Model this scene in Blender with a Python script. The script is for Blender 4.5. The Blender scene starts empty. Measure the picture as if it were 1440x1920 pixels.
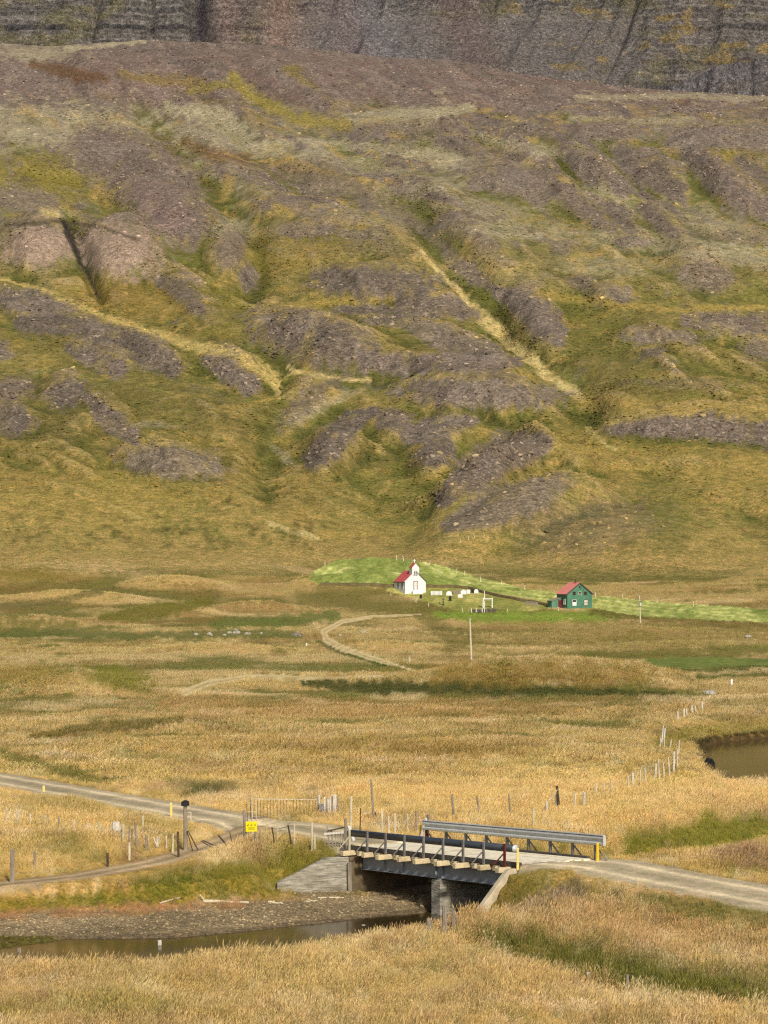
import bpy, math, random
import numpy as np
from mathutils import Vector, Matrix

R = math.radians
rng = np.random.default_rng(7)
random.seed(7)
scene = bpy.context.scene
COL = scene.collection

# ------------------------------------------------------------------ camera, sky, sun, exposure
F, CX, CY = 4271.0, 720.0, 960.0          # focal length and centre in photo pixels (1440 x 1920)
CAMZ, PITCH = 12.5, R(1.6)
cam = bpy.data.cameras.new("camera")
cam.sensor_fit = 'VERTICAL'
cam.sensor_height = 36.0
cam.lens = F / 1920.0 * 36.0
cam.clip_start, cam.clip_end = 0.5, 9000.0
camo = bpy.data.objects.new("camera", cam)
COL.objects.link(camo)
camo.location = (0, 0, CAMZ)
camo.rotation_euler = (math.pi / 2 + PITCH, 0, 0)
scene.camera = camo

SUN_EL, SUN_AZ = R(37), R(19)             # azimuth measured from behind the camera to its right
sun_dir = Vector((math.sin(SUN_AZ) * math.cos(SUN_EL), -math.cos(SUN_AZ) * math.cos(SUN_EL), math.sin(SUN_EL)))
w = bpy.data.worlds.new("World")
scene.world = w
w.use_nodes = True
wt = w.node_tree
sky = wt.nodes.new('ShaderNodeTexSky')
sky.sky_type = 'NISHITA'
sky.sun_disc = False
sky.sun_elevation = SUN_EL
sky.sun_rotation = math.atan2(sun_dir.x, sun_dir.y)
sky.dust_density = 3.0
sky.air_density = 1.0
sky.ozone_density = 1.0
wt.links.new(sky.outputs[0], wt.nodes['Background'].inputs[0])
wt.nodes['Background'].inputs[1].default_value = 0.08
sl = bpy.data.lights.new("sun", 'SUN')
sl.energy = 3.0
sl.angle = R(5)
sl.color = (1.0, 0.94, 0.84)
so = bpy.data.objects.new("sun", sl)
COL.objects.link(so)
so.location = (40, -60, 80)
so.rotation_euler = (-sun_dir).to_track_quat('-Z', 'Y').to_euler()
vs = scene.view_settings
vs.view_transform = 'Standard'
vs.look = 'None'
vs.gamma = 1.0
vs.use_curve_mapping = False
vs.exposure = 0.38
scene.cycles.use_denoising = False
scene.cycles.filter_width = 1.2
scene.cycles.max_bounces = 6

# ------------------------------------------------------------------ small helpers
def lin(rgb):
    c = np.asarray(rgb, float) / 255.0
    return np.where(c <= 0.04045, c / 12.92, ((c + 0.055) / 1.055) ** 2.4)

ALB = 0.80                                   # display colour under this light -> base colour
def alb(rgb):
    return lin(rgb) * ALB

def smooth(a, b, x):
    t = np.clip((x - a) / (b - a), 0, 1)
    return t * t * (3 - 2 * t)

_T = np.random.default_rng(11).random((512, 512))
_TP = np.pad(_T, ((0, 1), (0, 1)), mode='wrap').astype(np.float32).ravel()
def vnoise(x, y, seed=0):
    x = np.asarray(x + seed * 17.13); y = np.asarray(y + seed * 9.71)
    xi = np.floor(x); yi = np.floor(y)
    fx = (x - xi).astype(np.float32); fy = (y - yi).astype(np.float32)
    i = (yi.astype(np.int32) & 511) * 513 + (xi.astype(np.int32) & 511)
    fx = fx * fx * (3 - 2 * fx); fy = fy * fy * (3 - 2 * fy)
    a = _TP.take(i); b = _TP.take(i + 1); c = _TP.take(i + 513); d = _TP.take(i + 514)
    a = a + (b - a) * fx; c = c + (d - c) * fx
    return (a + (c - a) * fy) * 2 - 1

def fbm(x, y, octaves=4, seed=0, gain=0.5):
    s = 0; amp = 1; n = 0
    for o in range(octaves):
        s = s + amp * vnoise(x * 2 ** o, y * 2 ** o, seed + o * 3)
        n += amp; amp *= gain
    return s / n

def ridged(x, y, octaves=4, seed=0):
    s = 0; amp = 1; n = 0
    for o in range(octaves):
        s = s + amp * (1 - 2 * np.abs(vnoise(x * 2 ** o, y * 2 ** o, seed + o * 3)))
        n += amp; amp *= 0.5
    return s / n

# ------------------------------------------------------------------ pixels <-> directions
CP, SP = math.cos(PITCH), math.sin(PITCH)
def project(X, Y, Z):
    dz = Z - CAMZ
    d = Y * CP + dz * SP
    v = -Y * SP + dz * CP
    d = np.maximum(d, 0.5)
    return CX + F * X / d, CY - F * v / d

def tan_el(row):                              # tangent of the elevation of a picture row at the centre
    return np.tan(np.arctan((CY - row) / F) + PITCH)

def on_plane(px, row, z):
    v = (CY - row) / F
    dy = CP - v * SP; dz = SP + v * CP; dx = (px - CX) / F
    t = (z - CAMZ) / dz
    return np.array([dx * t, dy * t])

# ------------------------------------------------------------------ terrain: base profile
PY = [-400, -60, -10, 4, 10, 20, 30, 42, 54, 62, 100, 160, 260, 340, 420, 500, 560, 600, 650, 730, 820, 1010, 1220, 1480, 1620, 1700, 2600]
PZ = [16, 12, 11, 10.6, 9.2, 6.2, 3.0, 0.4, -0.6, -0.75, -0.05, 0.0, 0.0, 0.0, 0.9, 4.2, 9.9, 16.0, 24.5, 43, 66, 126, 207, 319, 385, 420, 800]
_yy = np.arange(-400, 2600, 1.0)
_zz = np.interp(_yy, PY, PZ)
_k = np.exp(-0.5 * (np.arange(-60, 61) / 18.0) ** 2); _k /= _k.sum()
_zs = np.convolve(np.pad(_zz, 60, mode='edge'), _k, mode='valid')
_k2 = np.exp(-0.5 * (np.arange(-60, 61) / 3.0) ** 2); _k2 /= _k2.sum()
_zn = np.convolve(np.pad(_zz, 60, mode='edge'), _k2, mode='valid')
_zb = _zn + (_zs - _zn) * smooth(150, 400, _yy)
def zbase(Y):
    return np.interp(Y, _yy, _zb)
_m = (_yy >= 40) & (_yy <= 1640)
_, _rows = project(np.zeros(_m.sum()), _yy[_m], _zb[_m])
_ry = _yy[_m]
def vbase(Y):
    return np.interp(Y, _ry, _rows)
def ybase(row):
    return np.interp(-np.asarray(row, float), -_rows, _ry)

# mounds (u, v, radius u, radius v, tilt deg, height m) and gullies, placed by picture column/row on the base slope
MOUNDS = [
 (600, 655, 140, 46, 14, 9), (890, 690, 160, 26, 2, 4), (900, 748, 160, 34, 4, 8), (635, 838, 62, 46, -38, 8), (740, 800, 40, 26, 0, 4),
 (830, 812, 70, 30, -10, 5), (815, 862, 46, 30, -10, 5), (925, 900, 130, 52, -32, 11), (985, 968, 190, 52, -14, 9), (1150, 985, 230, 80, 5, 7),
 (320, 880, 95, 32, 6, 6), (1003, 605, 66, 42, 38, 9), (700, 540, 135, 30, 2, 6), (820, 585, 95, 24, 4, 4), (800, 625, 140, 22, 10, 4),
 (1310, 818, 190, 24, 3, 6), (225, 480, 85, 52, 5, 12), (65, 470, 85, 46, 0, 11), (300, 370, 110, 70, 35, 12), (430, 480, 42, 46, 20, 7),
 (140, 615, 150, 26, 10, 5), (290, 672, 70, 26, 30, 5), (180, 672, 70, 22, 22, 4), (430, 700, 60, 28, 25, 5), (120, 738, 46, 34, -20, 4),
 (20, 790, 60, 34, 20, 4), (200, 785, 60, 28, 35, 4), (60, 580, 100, 24, 10, 4), (340, 560, 50, 30, 40, 4),
 (1110, 325, 80, 34, 32, 8), (1220, 325, 80, 34, 32, 8), (1345, 335, 95, 40, 36, 9), (1370, 268, 120, 24, 0, 6), (1000, 320, 120, 26, 28, 7), (1140, 252, 70, 18, 0, 5),
 (990, 246, 60, 16, 0, 4), (940, 358, 90, 26, 10, 5), (1320, 520, 70, 34, 10, 6), (1370, 612, 140, 24, 3, 6), (1240, 640, 100, 22, 2, 4), (1200, 455, 70, 16, 2, 4),
 (760, 250, 130, 22, 5, 5), (840, 268, 60, 18, 10, 6), (390, 225, 110, 26, 10, 5), (200, 165, 100, 26, 15, 7), (400, 175, 60, 26, 30, 6), (560, 170, 120, 34, 15, 8), (60, 215, 160, 28, 3, 5),
 (560, 720, 80, 24, -25, 3), (440, 440, 30, 20, 0, 3), (620, 440, 90, 16, 0, 3), (1165, 552, 40, 20, 10, 3), (680, 350, 140, 26, 15, 4), (540, 400, 120, 22, 10, 4),
 (1130, 415, 120, 34, 35, 6), (1260, 425, 60, 36, 40, 5), (880, 470, 90, 34, 38, 5),
]
_r = random.Random(5)
LOBES = []
for _ in range(230):
    v_ = _r.uniform(215, 960); sc_ = .7 + .6 * (v_ / 960)
    LOBES.append((_r.uniform(-300, 1740), v_, _r.uniform(24, 85) * sc_, _r.uniform(7, 17) * sc_, _r.uniform(-12, 38), _r.uniform(1.0, 2.6)))
GULLIES = [
 ([(800, 470), (850, 520), (905, 570), (970, 630), (1040, 700), (1100, 755)], 34, 11), ([(270, 230), (350, 310), (420, 370), (465, 440), (478, 500), (465, 570)], 26, 9),
 ([(0, 540), (110, 575), (220, 610), (330, 655)], 14, 3), ([(525, 690), (510, 770), (490, 850), (500, 930)], 26, 5), ([(1000, 285), (1080, 355), (1150, 435), (1230, 470)], 22, 8),
 ([(128, 410), (140, 460), (160, 510), (190, 560)], 12, 9), ([(690, 900), (720, 960), (640, 1000)], 60, 5), ([(1190, 300), (1250, 370), (1300, 430)], 20, 6), ([(1060, 270), (1150, 330), (1200, 390)], 18, 5),
 ([(640, 300), (720, 350), (790, 430)], 24, 6), ([(380, 215), (470, 300), (560, 350)], 20, 5), ([(560, 700), (700, 715), (760, 710)], 12, 3), ([(650, 735), (560, 800), (520, 860)], 18, 4),
 ([(430, 160), (470, 190), (520, 235), (640, 260)], 16, 4),
]
def seg_field(px, py, pts):
    """distance to a polyline, with the interpolated third value of its points"""
    best = np.full(px.shape, 1e9); wv = np.zeros(px.shape)
    for i in range(len(pts) - 1):
        a, b = pts[i], pts[i + 1]
        ax, ay, bx, by = a[0], a[1], b[0], b[1]
        L2 = (bx - ax) ** 2 + (by - ay) ** 2 + 1e-9
        t = np.clip(((px - ax) * (bx - ax) + (py - ay) * (by - ay)) / L2, 0, 1)
        d = np.hypot(px - ax - t * (bx - ax), py - ay - t * (by - ay))
        m = d < best
        best = np.where(m, d, best)
        if len(a) > 2:
            wv = np.where(m, a[2] + t * (b[2] - a[2]), wv)
    return best, wv

# ------------------------------------------------------------------ river, roads in metres (traced on the water / plain level)
WZ = -1.6
def pl(pts, z):
    return [tuple(on_plane(a, b, z)) for a, b in pts]
far_edge = pl([(-900, 1822), (-400, 1806), (0, 1779), (120, 1762), (340, 1758), (480, 1745), (560, 1735), (640, 1727), (700, 1720), (790, 1712)], WZ)
near_edge = pl([(850, 1744), (760, 1768), (640, 1795), (500, 1822), (250, 1850), (0, 1850), (-400, 1850), (-900, 1850)], WZ)
RIVER = far_edge + [(3.0, 98.4), (5.6, 102.6), (11, 111.5), (19, 118.5), (28, 130), (29, 142),
        (27.5, 152)] + pl([(1440, 1476), (1385, 1458), (1340, 1432)], -0.55) + pl([(1312, 1406), (1322, 1400), (1345, 1394), (1440, 1384), (1560, 1374), (1800, 1368), (2300, 1366), (2300, 1440), (1900, 1480)], WZ) \
        + [(46, 150), (38, 134), (27, 119), (18, 109.5), (9.5, 101), (6.6, 96.6), (4.2, 92.6), (3.2, 91.2)] + near_edge
RIVER = np.array(RIVER)
def poly_sdf(X, Y, P):
    d = np.full(X.shape, 1e9); inside = np.zeros(X.shape, bool)
    n = len(P)
    for i in range(n):
        a = P[i]; b = P[(i + 1) % n]
        e = b - a
        t = np.clip(((X - a[0]) * e[0] + (Y - a[1]) * e[1]) / (e @ e + 1e-12), 0, 1)
        d = np.minimum(d, np.hypot(X - a[0] - t * e[0], Y - a[1] - t * e[1]))
        c = ((a[1] > Y) != (b[1] > Y))
        with np.errstate(divide='ignore', invalid='ignore'):
            xs = (b[0] - a[0]) * (Y - a[1]) / (b[1] - a[1] + 1e-12) + a[0]
        inside ^= c & (X < xs)
    return np.where(inside, -d, d)
FAR_BANK = np.array(far_edge)

# bridge frame
BA = np.array([-1.52, 100.0]); BB = np.array([5.07, 91.0]); ZA, ZB = 0.60, 1.00
BL = np.linalg.norm(BB - BA); BU = (BB - BA) / BL; BP = np.array([-BU[1], BU[0]])     # along, across (away from camera, right)
BW = 4.0
road_l = [tuple(BA + BP * 2.0 - BU * 0.3)] + pl([(560, 1556), (470, 1546), (360, 1527), (250, 1508), (150, 1490), (60, 1474), (-40, 1456), (-300, 1420), (-900, 1370)], 0.05)
mid_r = BB + BP * 2.0
road_r = [tuple(mid_r + BU * 0.3)] + pl([(1130, 1630), (1250, 1650), (1440, 1682), (1700, 1730)], 0.75) + [(34, 60), (48, 30)]
track = pl([(-300, 1672), (0, 1656), (150, 1640), (290, 1614), (390, 1585), (440, 1565), (480, 1550)], -0.05)
far_track_px = [(790, 1152, 1.5), (700, 1156, 3), (640, 1166, 4.5), (607, 1184, 6.5), (612, 1200, 7.5), (650, 1219, 7.5), (715, 1240, 6), (790, 1262, 2)]
far_track2_px = [(345, 1300, 9), (390, 1281, 8), (470, 1269, 6), (600, 1272, 4.5), (720, 1268, 3)]

WW0 = BA + BU * .36 - BP * .27; WWD = np.array([-.985, -.17]); WWL = 3.15
WWN = np.array([-WWD[1], WWD[0]]); WWN = WWN if WWN[1] > 0 else -WWN
RA = BB + BU * .1 - BP * .05; RB = np.array([2.95, 89.55]); RD = RB - RA; RL = np.linalg.norm(RD); RD = RD / RL
RN = np.array([-RD[1], RD[0]]); RN = RN if RN[0] > 0 else -RN

def cliff_z(us, Ys):
    tal = smooth(470, 560, us) * (1 - smooth(1130, 1260, us))
    g = 7 * ridged(us / 190 + .6 * fbm(us / 60, us * 0 + 1, 2, 69), us * 0 + 3.3, 3, 70) + 5 * fbm(us / 30, Ys / 18, 3, 73)
    diag = us - (Ys - 1700) * 0.55
    g = g + tal * 9 * ridged(diag / 60, Ys / 900, 2, 77)
    g = g - 20 * np.exp(-((us - 375 + (Ys - 1790) * 0.3) / 20) ** 2) * (1 - tal) - 12 * np.exp(-((diag - 1110) / 12) ** 2) - 10 * np.exp(-((us - 165 - (Ys - 1790) * .5) / 9) ** 2) - 9 * np.exp(-((us - 280) / 9) ** 2)
    Ye = Ys + g
    zA = np.interp(Ye, [1640, 1690, 1740, 1770, 1900, 1960, 2600], [340, 366, 398, 420, 560, 600, 660])
    zB = np.interp(Ye, [1640, 1690, 1780, 1860, 1960, 2050, 2600], [340, 366, 422, 474, 590, 650, 700])
    zcl = zA + (zB - zA) * tal
    per = 6.0
    ph = zcl / per + 0.7 * fbm(us / 150, zcl / 9, 3, 80)
    lev = np.floor(ph); fr = ph - lev
    amt = (.15 + .85 * _T[7, lev.astype(int) % 211]) * (1 - .8 * tal * (1 - smooth(462, 480, zcl + 8 * fbm(us / 50, us * 0, 2, 82))))
    ter = (smooth(0.42, 0.72, fr) - fr) * per * amt
    zcl = zcl + ter + 0.7 * fbm(us / 12, Ys / 5, 3, 84)
    riser = smooth(.36, .46, fr) * smooth(.80, .68, fr) * amt
    return zcl, riser, lev

def height(X, Y):
    X = np.asarray(X, float); Y = np.asarray(Y, float)
    z = zbase(Y + 34 * fbm(X / 130, Y / 400, 2, 230) * smooth(430, 560, Y) * smooth(1500, 1000, Y))
    Yc = np.maximum(Y, 40)
    u = CX + F * X / Yc
    v = vbase(Y)
    # ---- hillside relief
    hill = smooth(560, 760, Y)
    wx = X + 25 * fbm(X / 90, Y / 90, 2, 40); wy = Y + 25 * fbm(X / 90, Y / 90, 2, 47)
    sx = wx * 0.9 + wy * 0.55; sy = wy * 0.75 - wx * 0.45
    rel = 6.5 * ridged(sx / 120, sy / 210, 2, 3) + 3.0 * fbm(sx / 42, sy / 60, 3, 5) + 0.9 * ridged(wx / 17, wy / 22, 2, 8) + 0.42 * fbm(X / 4.2, Y / 6, 2, 9)
    z = z + hill * rel * (1 - 0.5 * smooth(1600, 1700, Y))
    hm = np.zeros_like(z)
    sel = (Y > 560) & (Y < 1640)
    if sel.any():
        us, vv = u[sel], v[sel]
        us2 = us + 12 * fbm(us / 60, vv / 34, 3, 21); vs2 = vv + 7 * fbm(us / 60, vv / 34, 3, 25)
        acc = np.zeros(us.shape)
        for (cu, cv, ru, rv, rot, h) in MOUNDS + LOBES:
            m = (np.abs(us2 - cu) < ru * 2.2 + 30) & (np.abs(vs2 - cv) < ru * 1.2 + rv * 2 + 20)
            if not m.any(): continue
            a = R(rot); dx = us2[m] - cu; dy = vs2[m] - cv - rv * 0.25
            p = (dx * math.cos(a) + dy * math.sin(a)) / (ru * 1.25); q = (-dx * math.sin(a) + dy * math.cos(a)) / (rv * 1.25)
            q = np.where(q > 0, q * 1.35, q * .8)            # steeper on the downhill side
            r2 = p * p + q * q
            acc[m] = acc[m] + 1.12 * h * np.clip(1 - r2, 0, 1) ** 1.5
        for (pts, wd, dep) in GULLIES:
            d, _ = seg_field(us2, vs2, pts)
            acc = acc - dep * 0.7 * np.exp(-(d / (wd * 1.25)) ** 2)
        hm[sel] = acc
    z = z + hm
    # ---- middle ground: knolls and terraces
    mid = smooth(140, 200, Y) * (1 - smooth(560, 700, Y))
    z = z + mid * (0.9 * fbm(X / 55, Y / 42, 2, 18) * smooth(230, 330, Y) + 0.45 * fbm(X / 26, Y / 34, 3, 14) + 0.16 * fbm(X / 5, Y / 7, 2, 16))
    for (cu, cv, ru, rv, h) in [(1010, 1288, 420, 24, 3.4), (130, 1302, 190, 18, 2.6), (690, 1092, 190, 26, 3.2), (330, 1150, 120, 14, 2.0), (600, 1290, 240, 12, 1.6), (250, 1372, 250, 12, 0.8), (930, 1168, 260, 16, 1.5),
                                (1300, 1215, 220, 14, 1.2), (320, 1100, 150, 14, 2.4), (60, 1175, 160, 12, 1.6), (140, 1128, 190, 12, 2.2), (700, 1222, 170, 9, 1.4), (420, 1228, 200, 9, 1.3), (480, 1140, 120, 9, 1.6), (1180, 1190, 170, 9, 1.3), (1380, 1265, 140, 8, 1.0)]:
        r2 = ((u - cu) / ru) ** 2 + ((v - cv) / rv) ** 2
        z = z + h * np.clip(1 - r2, 0, 1) ** 2 * (Y > 140)
    # ---- near ground: hummocks
    near = smooth(52, 60, Y) * (1 - smooth(200, 300, Y))
    z = z + near * (0.14 * fbm(X / 3.2, Y / 3.6, 3, 30) + 0.22 * fbm(X / 11, Y / 12, 2, 34))
    # foreground ditch on the right
    dd, _ = seg_field(X, Y, pl([(890, 1775), (1000, 1800), (1120, 1840), (1280, 1872), (1500, 1905)], -0.5))
    z = z - 0.75 * np.exp(-(dd / 1.1) ** 2)
    # ---- moraine crest and cliff
    s = Y > 1440
    if s.any():
        us, Ys = u[s], Y[s]
        crest_row = np.interp(us, [-1500, -400, 0, 90, 280, 540, 720, 850, 1000, 1200, 1440, 1900], [120, 110, 80, 86, 74, 85, 106, 112, 142, 166, 182, 190])
        zc = CAMZ + 1620 * tan_el(crest_row) * 1.0
        zr = z[s]
        z0 = zbase(np.array([1470.0]))[0]
        lin_ = z0 + (zc - z0) * np.clip((Ys - 1470) / 152, 0, 1) ** .95
        wl_ = smooth(1465, 1500, Ys)
        face = zr * (1 - wl_) + (lin_ + (zr - zbase(Ys)) * (1 - .85 * smooth(1540, 1622, Ys))) * wl_
        face = face + (0.8 * fbm(us / 25, Ys / 9, 3, 61)) * smooth(1500, 1600, Ys)
        back = zc - 14 * smooth(1622, 1665, Ys)
        zz = np.where(Ys < 1622, face, back + 0.8 * fbm(us / 25, Ys / 9, 3, 61))
        zcl, _f, _t = cliff_z(us, Ys)
        # rock face standing before the cliff on the right
        tr = np.interp(us, [1150, 1230, 1280, 1340, 1440, 1800], [190, 172, 150, 126, 102, 95])
        zt = CAMZ + 1690 * tan_el(tr)
        g2 = 8 * ridged(us / 60, us * 0 + 8, 3, 90) + 5 * fbm(us / 16, Ys / 20, 3, 92)
        zo = zt - np.maximum(0, 1692 - Ys + g2) * 2.0 - np.maximum(0, Ys - 1692) * 0.25
        zo = np.where(us > 1150, zo, -99)
        zcl = np.maximum(zcl, zo)
        z[s] = np.where(Ys < 1622, zz, np.maximum(zz - 400 * smooth(1660, 1900, Ys), zcl))
    # ---- road embankments
    for pts, zs, half in ((road_l, None, 2.0), (road_r, None, 2.1)):
        m = (Y < 260)
        if not m.any(): continue
        if pts is road_l:
            zr = [ZA + 0.02, 0.18] + [0.12] * (len(pts) - 2)
        else:
            zr = [ZB + 0.02, 0.92, 0.82, 0.75, 0.7, 0.5, 0.5]
        P = [(p[0], p[1], q) for p, q in zip(pts, zr)]
        d, zv = seg_field(X[m], Y[m], P)
        t = smooth(half + (2.6 if pts is road_r else 2.0), half - 0.1, d)
        z[m] = z[m] * (1 - t) + zv * t
    m = Y < 160
    if m.any():
        d, _ = seg_field(X[m], Y[m], track)
        t = smooth(2.2, 0.9, d)
        z[m] = z[m] * (1 - t) + (-0.12) * t
    # ---- river channel
    m = (Y < 260)
    if m.any():
        Xm, Ym = X[m], Y[m]
        sd = poly_sdf(Xm, Ym, RIVER) + 0.35 * fbm(Xm / 2.2, Ym / 2.2, 3, 50)
        d = np.maximum(sd, 0)
        left_far = (Xm < 1.5) & (Ym > np.interp(Xm, FAR_BANK[:, 0], FAR_BANK[:, 1]) - 0.6)
        bar = np.interp(d, [0, 0.3, 3.0, 4.2, 5.5, 8], [0, 0.10, 0.38, 0.52, 1.55, 3.0])
        steep = np.interp(d, [0, 0.25, 1.0, 3.5, 6], [0, 0.2, 0.5, 1.1, 3.2])
        pond = np.interp(d, [0, 0.2, .6, 3.0, 7], [0, 0.5, .62, 1.1, 2.2]) if True else 0
        pond = np.where(Ym < 150, np.interp(d, [0, 0.25, 1.2, 3.0, 5], [0, 0.9, 1.25, 1.7, 3.0]), pond)
        gentle = (Xm > 7) & (Ym < 150) & (Ym > np.interp(Xm, [6, 11, 18, 26, 33], [99.5, 106, 113.5, 123, 136]))
        pond = np.where(gentle, np.interp(d, [0, .4, 1.5, 3.5, 6], [0, .35, .85, 1.6, 2.6]), pond)
        prof = np.where(left_far, bar, np.where((Ym > 125) | (Xm > 7.0), pond, steep))
        prof = prof + np.maximum(0, d - 5) * .6
        zrv = np.where(sd < 0, WZ - np.minimum(0.6, -sd * 0.35), WZ + prof)
        # keep the earth behind the bridge walls
        lt = (Xm - BA[0]) * BU[0] + (Ym - BA[1]) * BU[1]
        ct = (Xm - BA[0]) * BP[0] + (Ym - BA[1]) * BP[1]
        keepL = smooth(-2.6, -0.5, ct) * smooth(0.2, -0.4, lt) * smooth(-16, -12, lt) * smooth(BW + 4.0, BW + 2.0, ct)
        keepR = smooth(BL - 0.1, BL + 0.5, lt) * smooth(-4.5, -1.2, ct) * smooth(BL + 12, BL + 8, lt) * smooth(BW + 2.4, BW + .9, ct)
        zrv = zrv + 4 * np.maximum(keepL, keepR)
        z[m] = np.minimum(z[m], zrv)
        # under the bridge nothing may rise into the opening
        ins = (lt > -0.25) & (lt < BL + 0.15) & (ct > -0.1) & (ct < BW + 0.1)
        zm = z[m]
        # soil held by the two wing walls: level with their sloping tops behind them, low on the river side
        s1 = (Xm - WW0[0]) * WWD[0] + (Ym - WW0[1]) * WWD[1]; n1 = (Xm - WW0[0]) * WWN[0] + (Ym - WW0[1]) * WWN[1]
        top1 = np.interp(s1, [0, 1.0, WWL, WWL + 1.2], [ZA - .42, ZA - .44, -.92, -1.1])
        e = smooth(-.5, .0, s1) * smooth(WWL + 1.3, WWL, s1)
        b1 = e * smooth(2.4, .6, n1) * (n1 > .3)
        zm = zm * (1 - b1) + top1 * b1
        f1 = e * (n1 <= .3) * smooth(-2.6, -.8, n1)
        zm = zm * (1 - f1) + np.minimum(zm, -1.22) * f1
        s2 = (Xm - RA[0]) * RD[0] + (Ym - RA[1]) * RD[1]; n2 = (Xm - RA[0]) * RN[0] + (Ym - RA[1]) * RN[1]
        top2 = np.interp(s2, [0, .35, RL, RL + .8], [ZB - .2, ZB - .22, -1.46, -1.5])
        e = smooth(-.3, .1, s2) * smooth(RL + 1.0, RL, s2)
        b2 = e * smooth(2.6, .5, n2) * (n2 > .28)
        zm = zm * (1 - b2) + top2 * b2
        f2 = e * (n2 <= .28) * (n2 > -2.0)
        zm = zm * (1 - f2) + np.minimum(zm, -1.5) * f2
        dip = np.hypot(Xm - 2.6, Ym - 88.0)
        zm = zm - .65 * smooth(4.2, 1.2, dip) * (zm > -1.35)
        zm = np.where(ins, np.minimum(zm, -1.25 + 0.05 * fbm(Xm, Ym, 2, 55)), zm); z[m] = zm
    return z

def hit(px, row, y0=58.0, y1=700.0):
    """first ground point seen at a picture position"""
    v = (CY - row) / F
    dy = CP - v * SP; dz = SP + v * CP; dx = (px - CX) / F
    if row > 1300: Y = np.arange(y0, 300, 0.1)
    elif row > 1060: Y = np.arange(200, 640, 0.4)
    else: Y = np.arange(480, y1, 0.4)
    t = Y / dy
    zr = CAMZ + dz * t
    g = height(dx * t, Y)
    k = np.argmax(zr <= g)
    if zr[k] > g[k]: k = len(Y) - 1
    return Vector((float(dx * t[k]), float(Y[k]), float(g[k])))

# ------------------------------------------------------------------ ground colours (sRGB as seen) -> base colours
DRY, DRYP, GOLD = (184, 146, 88), (194, 160, 112), (204, 166, 98)
OLIV, GRN, DKG, HEATH = (124, 107, 54), (108, 104, 48), (86, 82, 42), (104, 90, 50)
SCR, SCRD, SCRR, LICH = (118, 106, 94), (106, 95, 84), (116, 97, 86), (162, 150, 116)
YGR, PALE, BRN = (160, 136, 70), (204, 180, 116), (112, 82, 44)
HAY, HAYS, YARD = (166, 172, 90), (200, 197, 122), (192, 182, 104)
GRAV, BAR, TAN = (220, 200, 162), (150, 131, 98), (154, 132, 112)

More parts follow.
